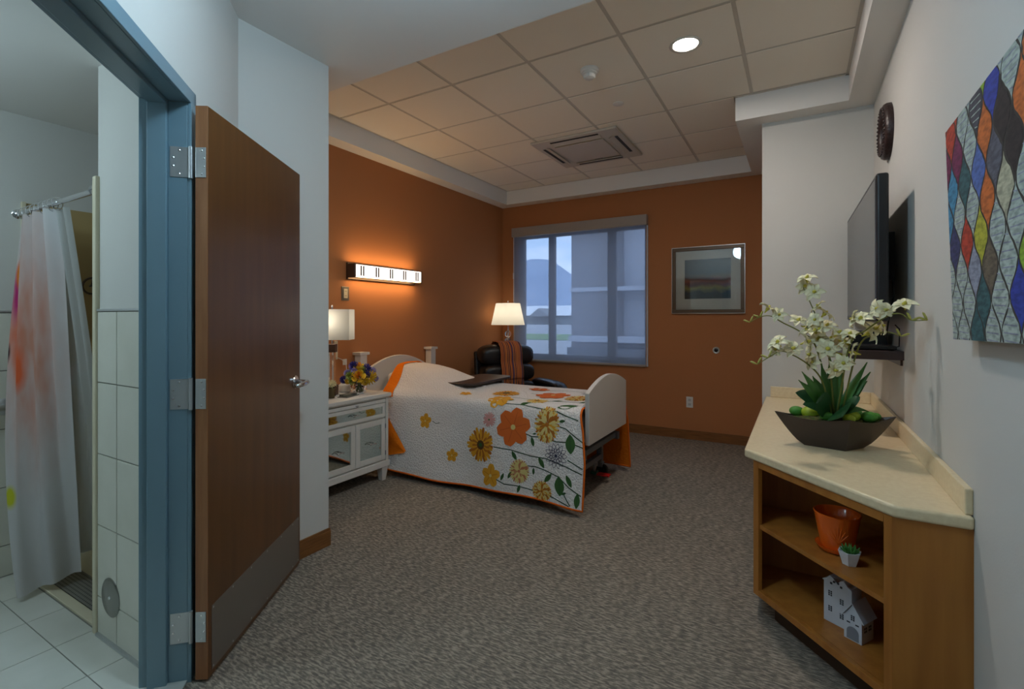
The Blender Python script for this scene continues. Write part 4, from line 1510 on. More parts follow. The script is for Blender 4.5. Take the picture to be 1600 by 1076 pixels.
M_throw = throw_material()
tw = thing('throw_blanket', 'striped orange and brown throw over the recliner back', 'blanket', (-2.77, 4.83, 0.285), math.radians(-38))
tw.scale = (1, 1, 0.95)
TP = [(-0.60, 0.72), (-0.585, 0.85), (-0.53, 1.03), (-0.45, 1.11), (-0.34, 1.115), (-0.245, 1.105), (-0.18, 1.06), (-0.15, 0.97), (-0.152, 0.875), (-0.118, 0.80), (-0.105, 0.72), (-0.112, 0.66)]
TL = [0.0]
for a, b in zip(TP[:-1], TP[1:]):
    TL.append(TL[-1] + math.hypot(b[0] - a[0], b[1] - a[1]))


def twp(y, s, off=0.0):
    x = interp(s, TL, [p[0] for p in TP])
    z = interp(s, TL, [p[1] for p in TP])
    return (x + 0.012 + 0.003 * math.sin(y * 70) * sm(s, 0.3, 0.6) + off, y, z - 0.3)


tg = MB()
tg.grid(lambda u, v: twp(-0.125 + 0.265 * u, TL[-1] * v), 40, 40)
o = tg.build('woven_cloth', M_throw, tw, smooth=True)
sd_ = o.modifiers.new('thick', 'SOLIDIFY')
sd_.thickness = 0.008
sd_.offset = 0
for k in range(26):
    y = -0.12 + 0.255 * k / 25
    x0, _, z0 = twp(y, TL[-1])
    dx = random.uniform(-.012, .012)
    MB().tube([(x0, y, z0), (x0 + 0.008, y + dx * .5, z0 - 0.05), (x0 + 0.02, y + dx, z0 - 0.11 - random.uniform(0, .02))], [0.005, 0.004, 0.0035], 6).build('fringe', M_throw, tw)

stb = thing('side_table', 'small round side table hidden behind the recliner', 'table', (-3.2, 5.385, 0))
MB().lathe([(0.0, 0.595), (0.16, 0.595), (0.17, 0.605), (0.17, 0.615), (0.165, 0.62), (0.0, 0.62)], (0, 0, 0), 32).build('table_top', M_dk, stb, smooth=True, auto=40)
MB().lathe([(0.03, 0.03), (0.022, 0.1), (0.022, 0.5), (0.05, 0.595)], (0, 0, 0), 16).build('pedestal', M_dk, stb, smooth=True)
MB().lathe([(0.15, 0.0), (0.15, 0.015), (0.03, 0.03)], (0, 0, 0), 28).build('foot', M_dk, stb, smooth=True, auto=40)
l2 = thing('glass_ball_lamp', 'lit lamp with tapered white shade and stacked glass balls by the window', 'lamp', (-3.2, 5.385, 0.6205))
MB().lathe([(0.0, 0.0), (0.08, 0.0), (0.08, 0.02), (0.03, 0.03), (0.0, 0.03)], (0, 0, 0), 28).build('foot', M_crystal, l2, smooth=True, auto=40)
for k in range(6):
    MB().lathe([(0.042 * math.sin(PI * j / 12), -0.042 * math.cos(PI * j / 12)) for j in range(13)], (0, 0, 0.074 + 0.088 * k), 20).build('glass_ball', M_crystal, l2, smooth=True)
MB().tube([(0, 0, 0.028), (0, 0, 0.92)], 0.005, 8).build('rod', M_chrome, l2, smooth=True)
MB().lathe([(0.215, 0.63), (0.155, 0.905)], (0, 0, 0), 40).build('lamp_shade', M_shade, l2, smooth=True)
ls = bpy.data.objects[l2.children[-1].name]
me = ls.data
bm = bmesh.new()
bm.from_mesh(me)
bmesh.ops.delete(bm, geom=[f for f in bm.faces if len(f.verts) > 4], context='FACES_ONLY')
bm.to_mesh(me)
bm.free()
wr = MB()
for k in range(3):
    a = 2 * PI * k / 3
    wr.tube([(0, 0, 0.895), (0.155 * math.cos(a), 0.155 * math.sin(a), 0.9)], 0.002, 6)
wr.build('shade_frame', M_chrome, l2)
MB().lathe([(0.004, 0), (0.009, 0.008), (0.006, 0.018), (0, 0.022)], (0, 0, 0.92), 12).build('finial', M_chrome, l2, smooth=True)
lamp_light('bulb', 'POINT', (0, 0, 0.78), LAMP_W, (1.0, 0.88, 0.72), l2, shadow_soft_size=0.06)
# ------------------------------------------------------------------ worktop and cabinets on the right
M_counter = mat('beige_solid_surface', rgb(236, 216, 178), 0.35, noise=(60, 0.35, 0.65, (1, 1, 1)), color2=rgb(228, 206, 166))
wt = thing('worktop', 'beige worktop with clipped corner along the right wall', 'worktop', (0.12, 3.0, 0.70))
WTP = [(-0.21, 4.2), (-0.21, 2.473), (0.264, 1.955), (XR, 1.955), (XR, 4.2)]
MB().prism([(x - 0.12, y - 3.0) for x, y in WTP], 0.0, 0.04).build('slab', M_counter, wt, bevel=0.010, seg=4)
bx(0.438 - 0.12, 1.972 - 3.0, 0.04, XR - 0.12, 1.2, 0.12).build('backsplash', M_counter, wt, bevel=0.004)
bx(-0.177 - 0.12, 1.18, 0.04, 0.438 - 0.12, 1.2, 0.12).build('backsplash', M_counter, wt, bevel=0.004)

CL, CR_ = Vector((-0.172, 2.452, 0)), Vector((0.262, 1.968, 0))
ce = (CR_ - CL).normalized()
cm = Vector((-ce.y, ce.x, 0))          # into the cabinet
CLEN = (CR_ - CL).length
CZ0, CZ1 = 0.10, 0.6995
shv = thing('open_shelf_cabinet', 'maple end cabinet with open shelves under the clipped worktop corner', 'cabinet', (CL.x, CL.y, 0), math.atan2(ce.y, ce.x))
shm = (Matrix.Translation((CL.x, CL.y, 0)) @ Matrix.Rotation(math.atan2(ce.y, ce.x), 4, 'Z')).inverted()


def cpoly(pts):
    return [tuple((shm @ Vector((x, y, 0))).xy) for x, y in pts]


# local x runs along the open face, local y into the cabinet
bx(0, 0, CZ0, 0.032, 0.02, CZ1).build('face_stile', M_cab, shv, bevel=0.002)
bx(CLEN - 0.03, 0, CZ0, CLEN, 0.02, CZ1).build('face_stile', M_cab, shv, bevel=0.002)
bx(0.032, 0, CZ1 - 0.03, CLEN - 0.03, 0.02, CZ1).build('face_rail', M_cab, shv, bevel=0.002)
bx(0.032, 0, CZ0, CLEN - 0.03, 0.02, 0.128).build('face_rail', M_cab, shv, bevel=0.002)
MB().prism(cpoly([(0.2625, 1.968), (0.4575, 1.968), (0.4575, 1.986), (0.2795, 1.986)]), 0.0, CZ1).build('end_panel', M_cab, shv)
MB().prism(cpoly([(-0.172, 2.458), (-0.172, 2.94), (-0.156, 2.94), (-0.156, 2.47)]), CZ0, CZ1).build('side_panel', M_cab, shv)
MB().prism(cpoly([(0.432, 1.986), (0.445, 1.986), (0.445, 2.94), (0.432, 2.94)]), CZ0, CZ1).build('back_panel', M_cab, shv)
MB().prism(cpoly([(-0.156, 2.70), (0.432, 2.70), (0.432, 2.716), (-0.156, 2.716)]), CZ0, CZ1).build('back_panel', M_cab, shv)
inner = [(-0.155, 2.465), (0.272, 1.988), (0.431, 1.988), (0.431, 2.699), (-0.155, 2.699)]
q0 = Vector((CL.x, CL.y, 0)) + cm * 0.021
inner_s = [tuple((Vector((CL.x, CL.y, 0)) + ce * 0.018 + cm * 0.021).xy), tuple((Vector((CR_.x, CR_.y, 0)) - ce * 0.004 + cm * 0.021).xy), (0.431, 1.988), (0.431, 2.699), (-0.155, 2.699)]
MB().prism(cpoly(inner_s), 0.110, 0.128).build('bottom_shelf', M_cab, shv)
MB().prism(cpoly([tuple((Vector((CL.x, CL.y, 0)) + ce * 0.033 + cm * 0.008).xy), tuple((Vector((CR_.x, CR_.y, 0)) - ce * 0.031 + cm * 0.008).xy)] + inner_s[2:]), 0.400, 0.418).build('middle_shelf', M_cab, shv)
MB().prism(cpoly([tuple((Vector((CL.x, CL.y, 0)) + ce * 0.05 + cm * 0.07).xy), tuple((Vector((CR_.x, CR_.y, 0)) + cm * 0.07).xy), (0.40, 2.0), (0.40, 2.68), (-0.10, 2.68)]), 0.0, 0.0995).build('toe_kick', mat('dark_toe_kick', rgb(62, 40, 22), 0.6), shv)

bc = thing('base_cabinet', 'closed maple base cabinet under the far end of the worktop', 'cabinet', (0.135, 3.57, 0))
bx(-0.29, -0.62, 0.10, 0.31, 0.625, 0.6995).build('body', M_cab, bc)
bx(-0.24, -0.62, 0.0, 0.31, 0.625, 0.10).build('toe_kick', MATS['dark_toe_kick'], bc)
for y0, y1, hy in ((-0.61, -0.005, -0.06), (0.005, 0.61, 0.06)):
    d_ = bx(-0.308, y0, 0.115, -0.29, y1, 0.685).build('door', M_cab, bc, bevel=0.002)
    MB().tube([(-0.308, hy, 0.52), (-0.335, hy, 0.525), (-0.335, hy, 0.615), (-0.308, hy, 0.62)], 0.004, 8).build('handle', M_steel, d_)

# ------------------------------------------------------------------ things on the shelves
op = thing('orange_flower_pot', 'glossy orange ceramic pot on a saucer on the middle shelf', 'flower pot', (0.135, 2.325, 0.4185))
M_op = mat('orange_glaze', rgb(236, 104, 28), 0.15, coat=0.5)
MB().lathe([(0.0, 0.0), (0.055, 0.0), (0.068, 0.008), (0.075, 0.022), (0.07, 0.022), (0.06, 0.012), (0.0, 0.012)], (0, 0, 0), 40).build('saucer', M_op, op, smooth=True, auto=50)
MB().lathe([(0.0, 0.0125), (0.052, 0.0125), (0.06, 0.03), (0.070, 0.09), (0.078, 0.138), (0.081, 0.148), (0.078, 0.15), (0.072, 0.142), (0.062, 0.09), (0.052, 0.03), (0.0, 0.028)], (0, 0, 0), 40).build('pot_body', M_op, op, smooth=True, auto=60)
em = MB()
aim = math.atan2(-2.325, -0.135)
for k in range(7):
    t = -0.9 + 0.3 * k

    def fp(s, t=t):
        a = aim + t * 0.55 * s + 0.05
        z = 0.045 + 0.075 * s * (1 - abs(t) * 0.5)
        r = interp(z, [0.03, 0.09, 0.138], [0.0605, 0.0705, 0.0785])
        return (r * math.cos(a), r * math.sin(a), z)
    em.tube([fp(j / 8) for j in range(9)], [0.0008 + 0.002 * math.sin(PI * j / 8) for j in range(9)], 6)
em.build('embossed_leaves', M_op, op, smooth=True)
su = thing('succulent_pot', 'tiny white faceted pot with a green succulent in front of the orange pot', 'potted plant', (0.168, 2.212, 0.4185), 0.3)
pb = MB()
hexb = [(0.024 * math.cos(PI / 3 * k), 0.024 * math.sin(PI / 3 * k)) for k in range(6)]
hext = [(0.039 * math.cos(PI / 3 * k), 0.039 * math.sin(PI / 3 * k)) for k in range(6)]
hexi = [(0.034 * math.cos(PI / 3 * k), 0.034 * math.sin(PI / 3 * k)) for k in range(6)]
vs_ = [(x, y, 0) for x, y in hexb] + [(x, y, 0.05) for x, y in hext] + [(x, y, 0.05) for x, y in hexi] + [(x * .9, y * .9, 0.04) for x, y in hexi]
fs_ = [tuple(range(6))[::-1]]
for r0 in (0, 6, 12):
    fs_ += [(r0 + i, r0 + (i + 1) % 6, r0 + 6 + (i + 1) % 6, r0 + 6 + i) for i in range(6)]
fs_.append(tuple(18 + i for i in range(6)))
pb.add(vs_, fs_)
pb.build('pot', mat('white_ceramic', rgb(216, 218, 222), 0.25), su)
M_suc = mat('succulent_green', rgb(70, 132, 52), 0.5)
for k in range(22):
    a = k * 2.399
    r = 0.004 + 0.026 * math.sqrt(k / 22)
    h = 0.034 - 0.012 * k / 22
    MB().tube([(r * .4 * math.cos(a), r * .4 * math.sin(a), 0.04), (r * math.cos(a), r * math.sin(a), 0.04 + h * .6), (r * 1.25 * math.cos(a), r * 1.25 * math.sin(a), 0.04 + h)], [0.003, 0.0035, 0.0006], 6).build('leaf', M_suc, su)

ch = thing('ceramic_house', 'white ceramic village house ornament on the bottom shelf', 'ornament', (0.152, 2.24, 0.1285), math.radians(-32))
M_cer = mat('white_ceramic_glaze', rgb(206, 210, 218), 0.3)
M_hole = mat('dark_hollow', rgb(58, 58, 66), 0.9)  # dark colour paints the shade inside the ornament's openings


def gable(mb, x0, x1, y0, y1, h, hr):
    xm = (x0 + x1) / 2
    return mb.add([(x0, y0, 0), (x1, y0, 0), (x1, y0, h), (xm, y0, hr), (x0, y0, h), (x0, y1, 0), (x1, y1, 0), (x1, y1, h), (xm, y1, hr), (x0, y1, h)],
                  [(0, 1, 2, 3, 4), (9, 8, 7, 6, 5), (0, 5, 6, 1), (1, 6, 7, 2), (2, 7, 8, 3), (3, 8, 9, 4), (4, 9, 5, 0)])


sh1 = gable(MB(), 0, 0.062, 0, 0.08, 0.085, 0.135).build('cottage', M_cer, ch, bevel=0.001)
tl = MB()
tl.box(-0.10, 0.045, 0, 0.004, 0.115, 0.165)
tall = tl.build('tower_house', M_cer, ch, bevel=0.001)
gb = MB()
gn = [(-0.10 + 0.104 * k / 8, 0.165 + 0.022 * abs(math.sin(PI * k / 4)) * (1 if 2 <= k <= 6 else 0.4)) for k in range(9)]
pts = [(-0.104, 0.16), (0.008, 0.16)] + gn[::-1]
m_ = len(pts)
gb.add([(x, 0.04, z) for x, z in pts] + [(x, 0.05, z) for x, z in pts], [tuple(range(m_)), tuple(range(m_, 2 * m_))[::-1]] + [(i, m_ + i, m_ + (i + 1) % m_, (i + 1) % m_) for i in range(m_)])
gb.build('stepped_gable', M_cer, tall)
rb = MB()
for sx in (-1, 1):
    rb.add([(0.031, -0.006, 0.138), (0.031, 0.086, 0.138), (0.031 + sx * 0.038, 0.086, 0.08), (0.031 + sx * 0.038, -0.006, 0.08),
            (0.031, -0.006, 0.143), (0.031, 0.086, 0.143), (0.031 + sx * 0.041, 0.086, 0.083), (0.031 + sx * 0.041, -0.006, 0.083)],
           [(0, 1, 2, 3), (4, 7, 6, 5), (0, 3, 7, 4), (1, 5, 6, 2), (3, 2, 6, 7)])
rb.build('roof', M_cer, sh1)


def win4(parent, x, z, y, s=0.0065):
    w_ = MB()
    for dx in (-1, 1):
        for dz in (-1, 0, 1):
            w_.box(x + dx * s * .62 - s * .45, y - 0.0006, z + dz * s * 1.15 - s * .45, x + dx * s * .62 + s * .45, y + 0.001, z + dz * s * 1.15 + s * .45)
    w_.build('window', M_hole, parent)


for x, z in ((-0.075, 0.055), (-0.075, 0.115), (-0.032, 0.10), (-0.032, 0.045)):
    win4(tall, x, z, 0.045)
for k in range(4):
    a = PI * (k + .5) / 4
    bx(-0.05 + 0.02 * math.cos(a) - .004, 0.0392, 0.152 + 0.018 * math.sin(a) - .004, -0.05 + 0.02 * math.cos(a) + .004, 0.0405, 0.152 + 0.018 * math.sin(a) + .004).build('fan_light', M_hole, tall)
dq = MB()
pts = [(0.010, 0.004), (0.052, 0.004), (0.052, 0.03)] + [(0.031 + 0.021 * math.cos(PI * k / 10), 0.032 + 0.02 * math.sin(PI * k / 10)) for k in range(11)] + [(0.010, 0.03)]
m_ = len(pts)
dq.add([(x, -0.0008, z) for x, z in pts] + [(x, 0.001, z) for x, z in pts], [tuple(range(m_)), tuple(range(m_, 2 * m_))[::-1]] + [(i, m_ + i, m_ + (i + 1) % m_, (i + 1) % m_) for i in range(m_)])
dq.build('arched_doorway', mat('shaded_doorway', rgb(128, 132, 142), 0.8), sh1)
win4(sh1, 0.031, 0.085, 0.0, 0.006)
for x in (0.016, 0.046):
    bx(x - 0.006, -0.0006, 0.062, x + 0.006, 0.001, 0.067).build('slot', M_hole, sh1)
for y in (0.025, 0.055):
    w_ = MB()
    for dy in (-1, 1):
        for dz in (-1, 1):
            w_.box(0.0615, y + dy * .005 - .0035, 0.05 + dz * .0055 - .004, 0.0626, y + dy * .005 + .0035, 0.05 + dz * .0055 + .004)
    w_.build('window', M_hole, sh1)

# ------------------------------------------------------------------ orchid arrangement
oa = thing('orchid_arrangement', 'white orchids in a dark boat shaped bowl on the worktop', 'flower arrangement', (0.146, 2.72, 0.7405))
OB = Vector((0.146, 2.72, 0))
rim = [Vector((-0.096, 2.665, .15)) - OB, Vector((0.2, 2.583, .15)) - OB, Vector((0.387, 2.785, .15)) - OB, Vector((0.091, 2.867, .15)) - OB]
bas = [Vector((0.028, 2.678, 0)) - OB, Vector((0.183, 2.64, 0)) - OB, Vector((0.26, 2.748, 0)) - OB, Vector((0.105, 2.786, 0)) - OB]


def bowl_ring(t, inset=0.0):
    """t 0 bottom .. 1 rim; sides bulge outwards"""
    out_ = []
    k = t ** 0.75
    n_ = 8
    for i in range(4):
        for j in range(n_):
            s = j / n_
            b_ = bas[i].lerp(bas[(i + 1) % 4], s)
            r_ = rim[i].lerp(rim[(i + 1) % 4], s)
            p = b_.lerp(r_, k)
            sag = -0.020 * math.sin(PI * s) * t * t
            p = Vector((p.x, p.y, 0.15 * t + sag))
            c = Vector((0.0, 0.0, p.z))
            p = p + (c - p).normalized() * inset
            out_.append(p)
    return out_


bm_ = MB()
rings = [bowl_ring(t) for t in (0, .15, .3, .45, .6, .75, .88, 1.0)] + [bowl_ring(t, 0.008) for t in (1.0, .85, .7, .5)]
N4 = len(rings[0])
vs_ = [tuple(p) for r in rings for p in r]
fs_ = [tuple(range(N4))[::-1]]
for a in range(len(rings) - 1):
    fs_ += [(a * N4 + i, a * N4 + (i + 1) % N4, (a + 1) * N4 + (i + 1) % N4, (a + 1) * N4 + i) for i in range(N4)]
fs_.append(tuple((len(rings) - 1) * N4 + i for i in range(N4)))
bm_.add(vs_, fs_)
bm_.build('bowl', mat('dark_brown_bowl', rgb(64, 52, 44), 0.42, 0.25), oa, smooth=True, auto=25)
ms = MB()
rr = bowl_ring(0.86, 0.012)
ms.add([(0, 0, 0.142)] + [tuple(p) for p in rr], [(0, 1 + i, 1 + (i + 1) % N4) for i in range(N4)])
ms.build('moss', mat('dry_moss', rgb(92, 84, 40), 0.95, noise=(60, 0.4, 0.6, (1, 1, 1)), color2=rgb(60, 80, 30), bump=(80, 1.0, (1, 1, 1)), bdist=0.01), oa, smooth=True)
M_lime, M_grn = mat('lime_green_ball', rgb(168, 190, 44), 0.5), mat('green_ball', rgb(74, 140, 46), 0.6)
for (x, y), r, m_ in (((-0.150, 0.030), 0.032, M_grn), ((-0.090, 0.014), 0.042, M_lime), ((0.07, 0.02), 0.034, M_lime), ((0.135, 0.026), 0.034, M_grn), ((0.052, -0.07), 0.026, M_lime), ((-0.03, -0.05), 0.028, M_grn), ((0.09, 0.09), 0.03, M_grn), ((0.16, 0.05), 0.024, M_grn)):
    MB().pill((x, y, 0.145), r, r * .9, r * .72, 0.95, 0.95, 20, 12).build('green_ball', m_, oa, smooth=True)
M_ost, M_olf, M_olf2 = mat('orchid_stem', rgb(120, 124, 52), 0.55), mat('orchid_leaf', rgb(66, 118, 50), 0.4), mat('orchid_leaf_dark', rgb(40, 82, 44), 0.4)
ZO = 0.14
STEMS = {'a': [(0.002, -0.006, 0.0), (-0.028, -0.023, 0.336), (-0.075, -0.027, 0.475), (-0.122, -0.032, 0.60)],
         'b': [(0.002, -0.006, 0.0), (-0.069, 0.01, 0.313), (-0.126, 0.024, 0.383), (-0.207, 0.023, 0.432), (-0.263, 0.025, 0.466), (-0.31, 0.02, 0.46), (-0.353, 0.007, 0.434)],
         'c': [(-0.007, -0.023, 0.0), (-0.05, -0.07, 0.17), (-0.102, -0.124, 0.242), (-0.16, -0.182, 0.287), (-0.21, -0.222, 0.307), (-0.259, -0.262, 0.279), (-0.3, -0.286, 0.25)],
         'd': [(0.01, -0.013, 0.0), (0.051, -0.116, 0.333), (0.107, -0.164, 0.405), (0.173, -0.219, 0.464), (0.209, -0.255, 0.472), (0.24, -0.272, 0.447), (0.288, -0.277, 0.447)],
         'e': [(0.027, -0.003, 0.0), (0.085, -0.085, 0.323), (0.142, -0.121, 0.382), (0.183, -0.144, 0.396), (0.224, -0.154, 0.38)]}


def smoothpath(pts, n=6):
    P_ = [Vector(p) for p in pts]
    P_ = [P_[0] * 2 - P_[1]] + P_ + [P_[-1] * 2 - P_[-2]]
    out_ = []
    for i in range(1, len(P_) - 2):
        for k in range(n):
            t = k / n
            a, b, c, d = P_[i - 1], P_[i], P_[i + 1], P_[i + 2]
            out_.append(0.5 * ((2 * b) + (c - a) * t + (2 * a - 5 * b + 4 * c - d) * t * t + (-a + 3 * b - 3 * c + d) * t ** 3))
    out_.append(P_[-2])
    return out_


for k, pts in STEMS.items():
    pp = smoothpath([(x, y, z + ZO) for x, y, z in pts])
    nn = len(pp)
    MB().tube(pp, [0.0042 - 0.0026 * i / (nn - 1) for i in range(nn)], 7).build('flower_stem', M_ost, oa, smooth=True)


def orchid_mesh():
    mb = MB()
    for k in range(6):
        a = 2 * PI * k / 6 + (0.15 if k % 2 else 0)
        ln = 0.034 if k % 2 == 0 else 0.028
        wd = 0.0095 if k % 2 == 0 else 0.012

        def fn(u, v, a=a, ln=ln, wd=wd):
            s = (u - .5) * 2
            r = ln * v
            w_ = wd * math.sin(PI * min(1, v * .93 + .06)) ** .7
            z = 0.012 * v - 0.016 * v * v * v + 0.004 * s * s + 0.004
            return (r * math.cos(a) - w_ * s * math.sin(a), r * math.sin(a) + w_ * s * math.cos(a), z)
        mb.grid(fn, 4, 6)
    mb.m = 1
    mb.tube([(0, 0, 0), (0.002, 0, 0.008), (0.006, 0, 0.016)], [0.005, 0.006, 0.002], 8)
    mb.tube([(0, 0, -0.012), (0, 0, 0.002)], [0.0015, 0.004], 6)
    mb.m = 0
    return mb.mesh('orchid_bloom', [mat('orchid_petal', rgb(236, 228, 190), 0.6), mat('orchid_lip', rgb(198, 186, 70), 0.6)], True)


OM = orchid_mesh()
BL = [(-0.109, -0.048, 0.635), (-0.079, -0.042, 0.575), (-0.122, -0.009, 0.608), (-0.058, -0.041, 0.505), (-0.041, -0.031, 0.47), (-0.075, -0.051, 0.445), (-0.054, -0.05, 0.406), (-0.071, -0.048, 0.386), (-0.026, 0.012, 0.415), (-0.276, 0.006, 0.497), (-0.221, 0.015, 0.471), (-0.148, 0.022, 0.439), (-0.117, 0.017, 0.414), (-0.087, 0.0, 0.42), (-0.104, 0.002, 0.394), (-0.218, -0.238, 0.341), (-0.227, -0.22, 0.316), (-0.169, -0.198, 0.316), (-0.089, -0.105, 0.289), (-0.081, -0.112, 0.256), (-0.118, -0.099, 0.342), (0.088, -0.176, 0.446), (0.07, -0.163, 0.45), (0.158, -0.227, 0.486), (0.147, -0.199, 0.491), (0.219, -0.262, 0.502), (0.051, -0.116, 0.38), (0.155, -0.137, 0.419), (0.11, -0.14, 0.386), (0.134, -0.126, 0.405), (0.072, -0.139, 0.302), (0.044, -0.109, 0.342), (-0.008, -0.047, 0.308), (-0.016, -0.028, 0.351), (-0.007, -0.092, 0.224), (0.029, -0.094, 0.255), (-0.03, -0.059, 0.313), (0.007, -0.061, 0.382), (0.03, 0.045, 0.354), (0.02, -0.03, 0.29), (-0.06, -0.02, 0.35)]
random.seed(11)
for p in BL:
    d = Vector((random.uniform(-.7, .5), random.uniform(-1.0, .1), random.uniform(-.1, .9)))
    putmesh('orchid_bloom', OM, oa, (p[0], p[1], p[2] + ZO), d, random.uniform(1.25, 1.7))
for tip in (STEMS['b'][-1], STEMS['b'][-2], STEMS['c'][-1], STEMS['c'][-2], STEMS['d'][-1], STEMS['d'][-2], STEMS['e'][-1]):
    for dd in ((-0.012, 0, 0.004), (0.006, 0.0, 0.012)):
        q = Vector(tip) + Vector((0, 0, ZO))
        dv = Vector(dd)
        if tip[0] > 0:
            dv.x *= -1
        if q.x + dv.x * 2 > 0.29:
            dv.x = -abs(dv.x)
        MB().tube([q, q + dv, q + dv * 2.0 + Vector((0, 0, .002)), q + dv * 2.6], [0.0015, 0.0048, 0.0042, 0.0006], 7).build('bud', mat('orchid_bud', rgb(176, 172, 84), 0.5), oa, smooth=True)
LT_ = [((-0.127, -0.162, 0.215), .028, 0), ((-0.14, -0.17, 0.178), .030, 0), ((-0.152, -0.061, 0.108), .034, 1), ((-0.122, -0.067, 0.056), .03, 1), ((0.122, -0.017, 0.258), .032, 0), ((0.135, -0.01, 0.215), .034, 0), ((0.125, 0.008, 0.172), .036, 0),
       ((0.02, -0.155, 0.03), .06, 1), ((0.093, -0.034, 0.104), .045, 1), ((0.133, 0.013, 0.033), .026, 0), ((-0.084, -0.079, 0.189), .035, 0), ((-0.049, -0.024, 0.246), .03, 0), ((0.03, 0.045, 0.264), .03, 0), ((-0.013, 0.02, 0.274), .03, 0), ((-0.07, -0.15, 0.075), .05, 1), ((0.108, 0.091, 0.143), .04, 0), ((-0.104, 0.025, 0.137), .04, 1)]
for (tx, ty_, tz), wd, dk in LT_:
    tip = Vector((tx, ty_, tz + ZO))
    base = Vector((tx * .05, ty_ * .05, ZO))
    mid = (tip + base) * .5 + Vector((0, 0, 0.05 if tz < .12 else 0.02))
    ax = (tip - base)
    sd_ = ax.cross(Vector((0, 0, 1)))
    if sd_.length < 1e-4:
        sd_ = Vector((1, 0, 0))
    sd_.normalize()
    # broad side turned towards the room
    vv = Vector((-0.3, -0.9, 0.3))
    sd_ = (ax.cross(vv).normalized() * 0.7 + sd_ * 0.5).normalized()
    up_ = ax.normalized().cross(sd_)

    def lf(u, v, base=base, mid=mid, tip=tip, sd_=sd_, up_=up_, wd=wd, dk=dk):
        p = base * (1 - v) ** 2 + mid * 2 * v * (1 - v) + tip * v * v
        s = (u - .5) * 2
        w_ = (1.15 * wd if dk else 0.8 * wd) * (math.sin(PI * min(1.0, (v if dk else v ** 0.8) * 0.98 + 0.02)) ** (.75 if dk else 1.1))
        return tuple(p + sd_ * (s * w_) + up_ * (0.006 * s * s))
    MB().grid(lf, 6, 12).build('leaf', M_olf2 if dk else M_olf, oa, smooth=True)

# ------------------------------------------------------------------ television, shelf, clock, canvas
tvz = thing('television', 'flat television on a wall bracket above the worktop', 'television', (0.311, 3.505, 1.32), math.radians(0.8))
TH = 0.70
M_tvf = mat('tv_bezel', rgb(26, 26, 30), 0.35)
bx(0.0, -0.645, 0.0, 0.05, 0.645, TH).build('housing', M_tvf, tvz, bevel=0.012, seg=3)
tb = MB()
tb.add([(0.05, -0.5, 0.06), (0.05, 0.5, 0.06), (0.05, 0.5, 0.62), (0.05, -0.5, 0.62), (0.068, -0.42, 0.12), (0.068, 0.42, 0.12), (0.068, 0.42, 0.55), (0.068, -0.42, 0.55)],
       [(4, 5, 6, 7), (0, 1, 5, 4), (1, 2, 6, 5), (2, 3, 7, 6), (3, 0, 4, 7)])
tb.build('rear_cover', M_tvf, tvz)
bx(-0.0012, -0.615, 0.03, 0.002, 0.615, TH - 0.024).build('screen', mat('tv_screen', rgb(88, 89, 92), 0.25, spec=0.6), tvz)  # grey base colour stands in for the room's reflection
mb = MB()
mb.box(0.068, -0.18, 0.2, 0.082, -0.14, 0.5).box(0.068, 0.14, 0.2, 0.082, 0.18, 0.5).box(0.082, -0.25, 0.42, 0.10, 0.25, 0.46).box(0.082, -0.25, 0.25, 0.10, 0.25, 0.29).box(0.10, -0.2, 0.22, 0.138, 0.2, 0.48)
mb.build('wall_bracket', M_black, tvz)
MB().tube([(0.066, -0.44, 0.30), (0.09, -0.47, 0.22), (0.09, -0.48, 0.12), (0.075, -0.46, 0.02), (0.07, -0.42, -0.08)], 0.004, 6).build('cable', M_black, tvz)
bx(0.044, -0.58, 0.22, 0.052, -0.545, 0.27).build('port_cover', mat('grey_port', rgb(120, 122, 126), 0.4), tvz)

wsf = thing('wall_shelf', 'dark brown floating shelf below the television', 'shelf', (XR, 3.42, 1.125))
bx(-0.25, -0.34, 0, 0.0, 0.34, 0.045).build('shelf_board', mat('espresso_board', rgb(70, 52, 50), 0.4), wsf, bevel=0.002)
bx(-0.01, -0.30, -0.03, 0.0, 0.30, 0.0).build('wall_cleat', MATS['espresso_board'], wsf)
stx = thing('set_top_box', 'flat black set top box lying on the dark wall shelf', 'electronics', (0.335, 3.24, 1.1705))
bx(-0.11, -0.12, 0.004, 0.10, 0.12, 0.022).build('case', M_black, stx, bevel=0.003)
bx(-0.1115, -0.10, 0.008, -0.1095, 0.10, 0.018).build('front_panel', M_black_gloss, stx)
for x in (-0.09, 0.08):
    for y in (-0.1, 0.1):
        MB().lathe([(0.008, 0.0), (0.008, 0.004)], (x, y, 0), 10).build('foot', M_rubber, stx)
MB().tube([(0.10, -0.05, 0.012), (0.115, -0.07, 0.02), (0.112, -0.10, 0.06), (0.113, -0.09, 0.11), (0.1, -0.06, 0.13)], 0.003, 6).build('cable', M_black, stx)
rt = thing('media_player', 'taller black media player behind the set top box on the wall shelf', 'electronics', (0.33, 3.52, 1.1705))
bx(-0.11, -0.13, 0.0, 0.10, 0.13, 0.075).build('case', M_black, rt, bevel=0.004)
bx(-0.1120, -0.11, 0.03, -0.1095, 0.11, 0.06).build('display_panel', M_black_gloss, rt)
bx(-0.13, -0.14, 0.0755, 0.09, 0.12, 0.09).build('lid', mat('dark_navy_lid', rgb(34, 36, 52), 0.4), rt, bevel=0.003)

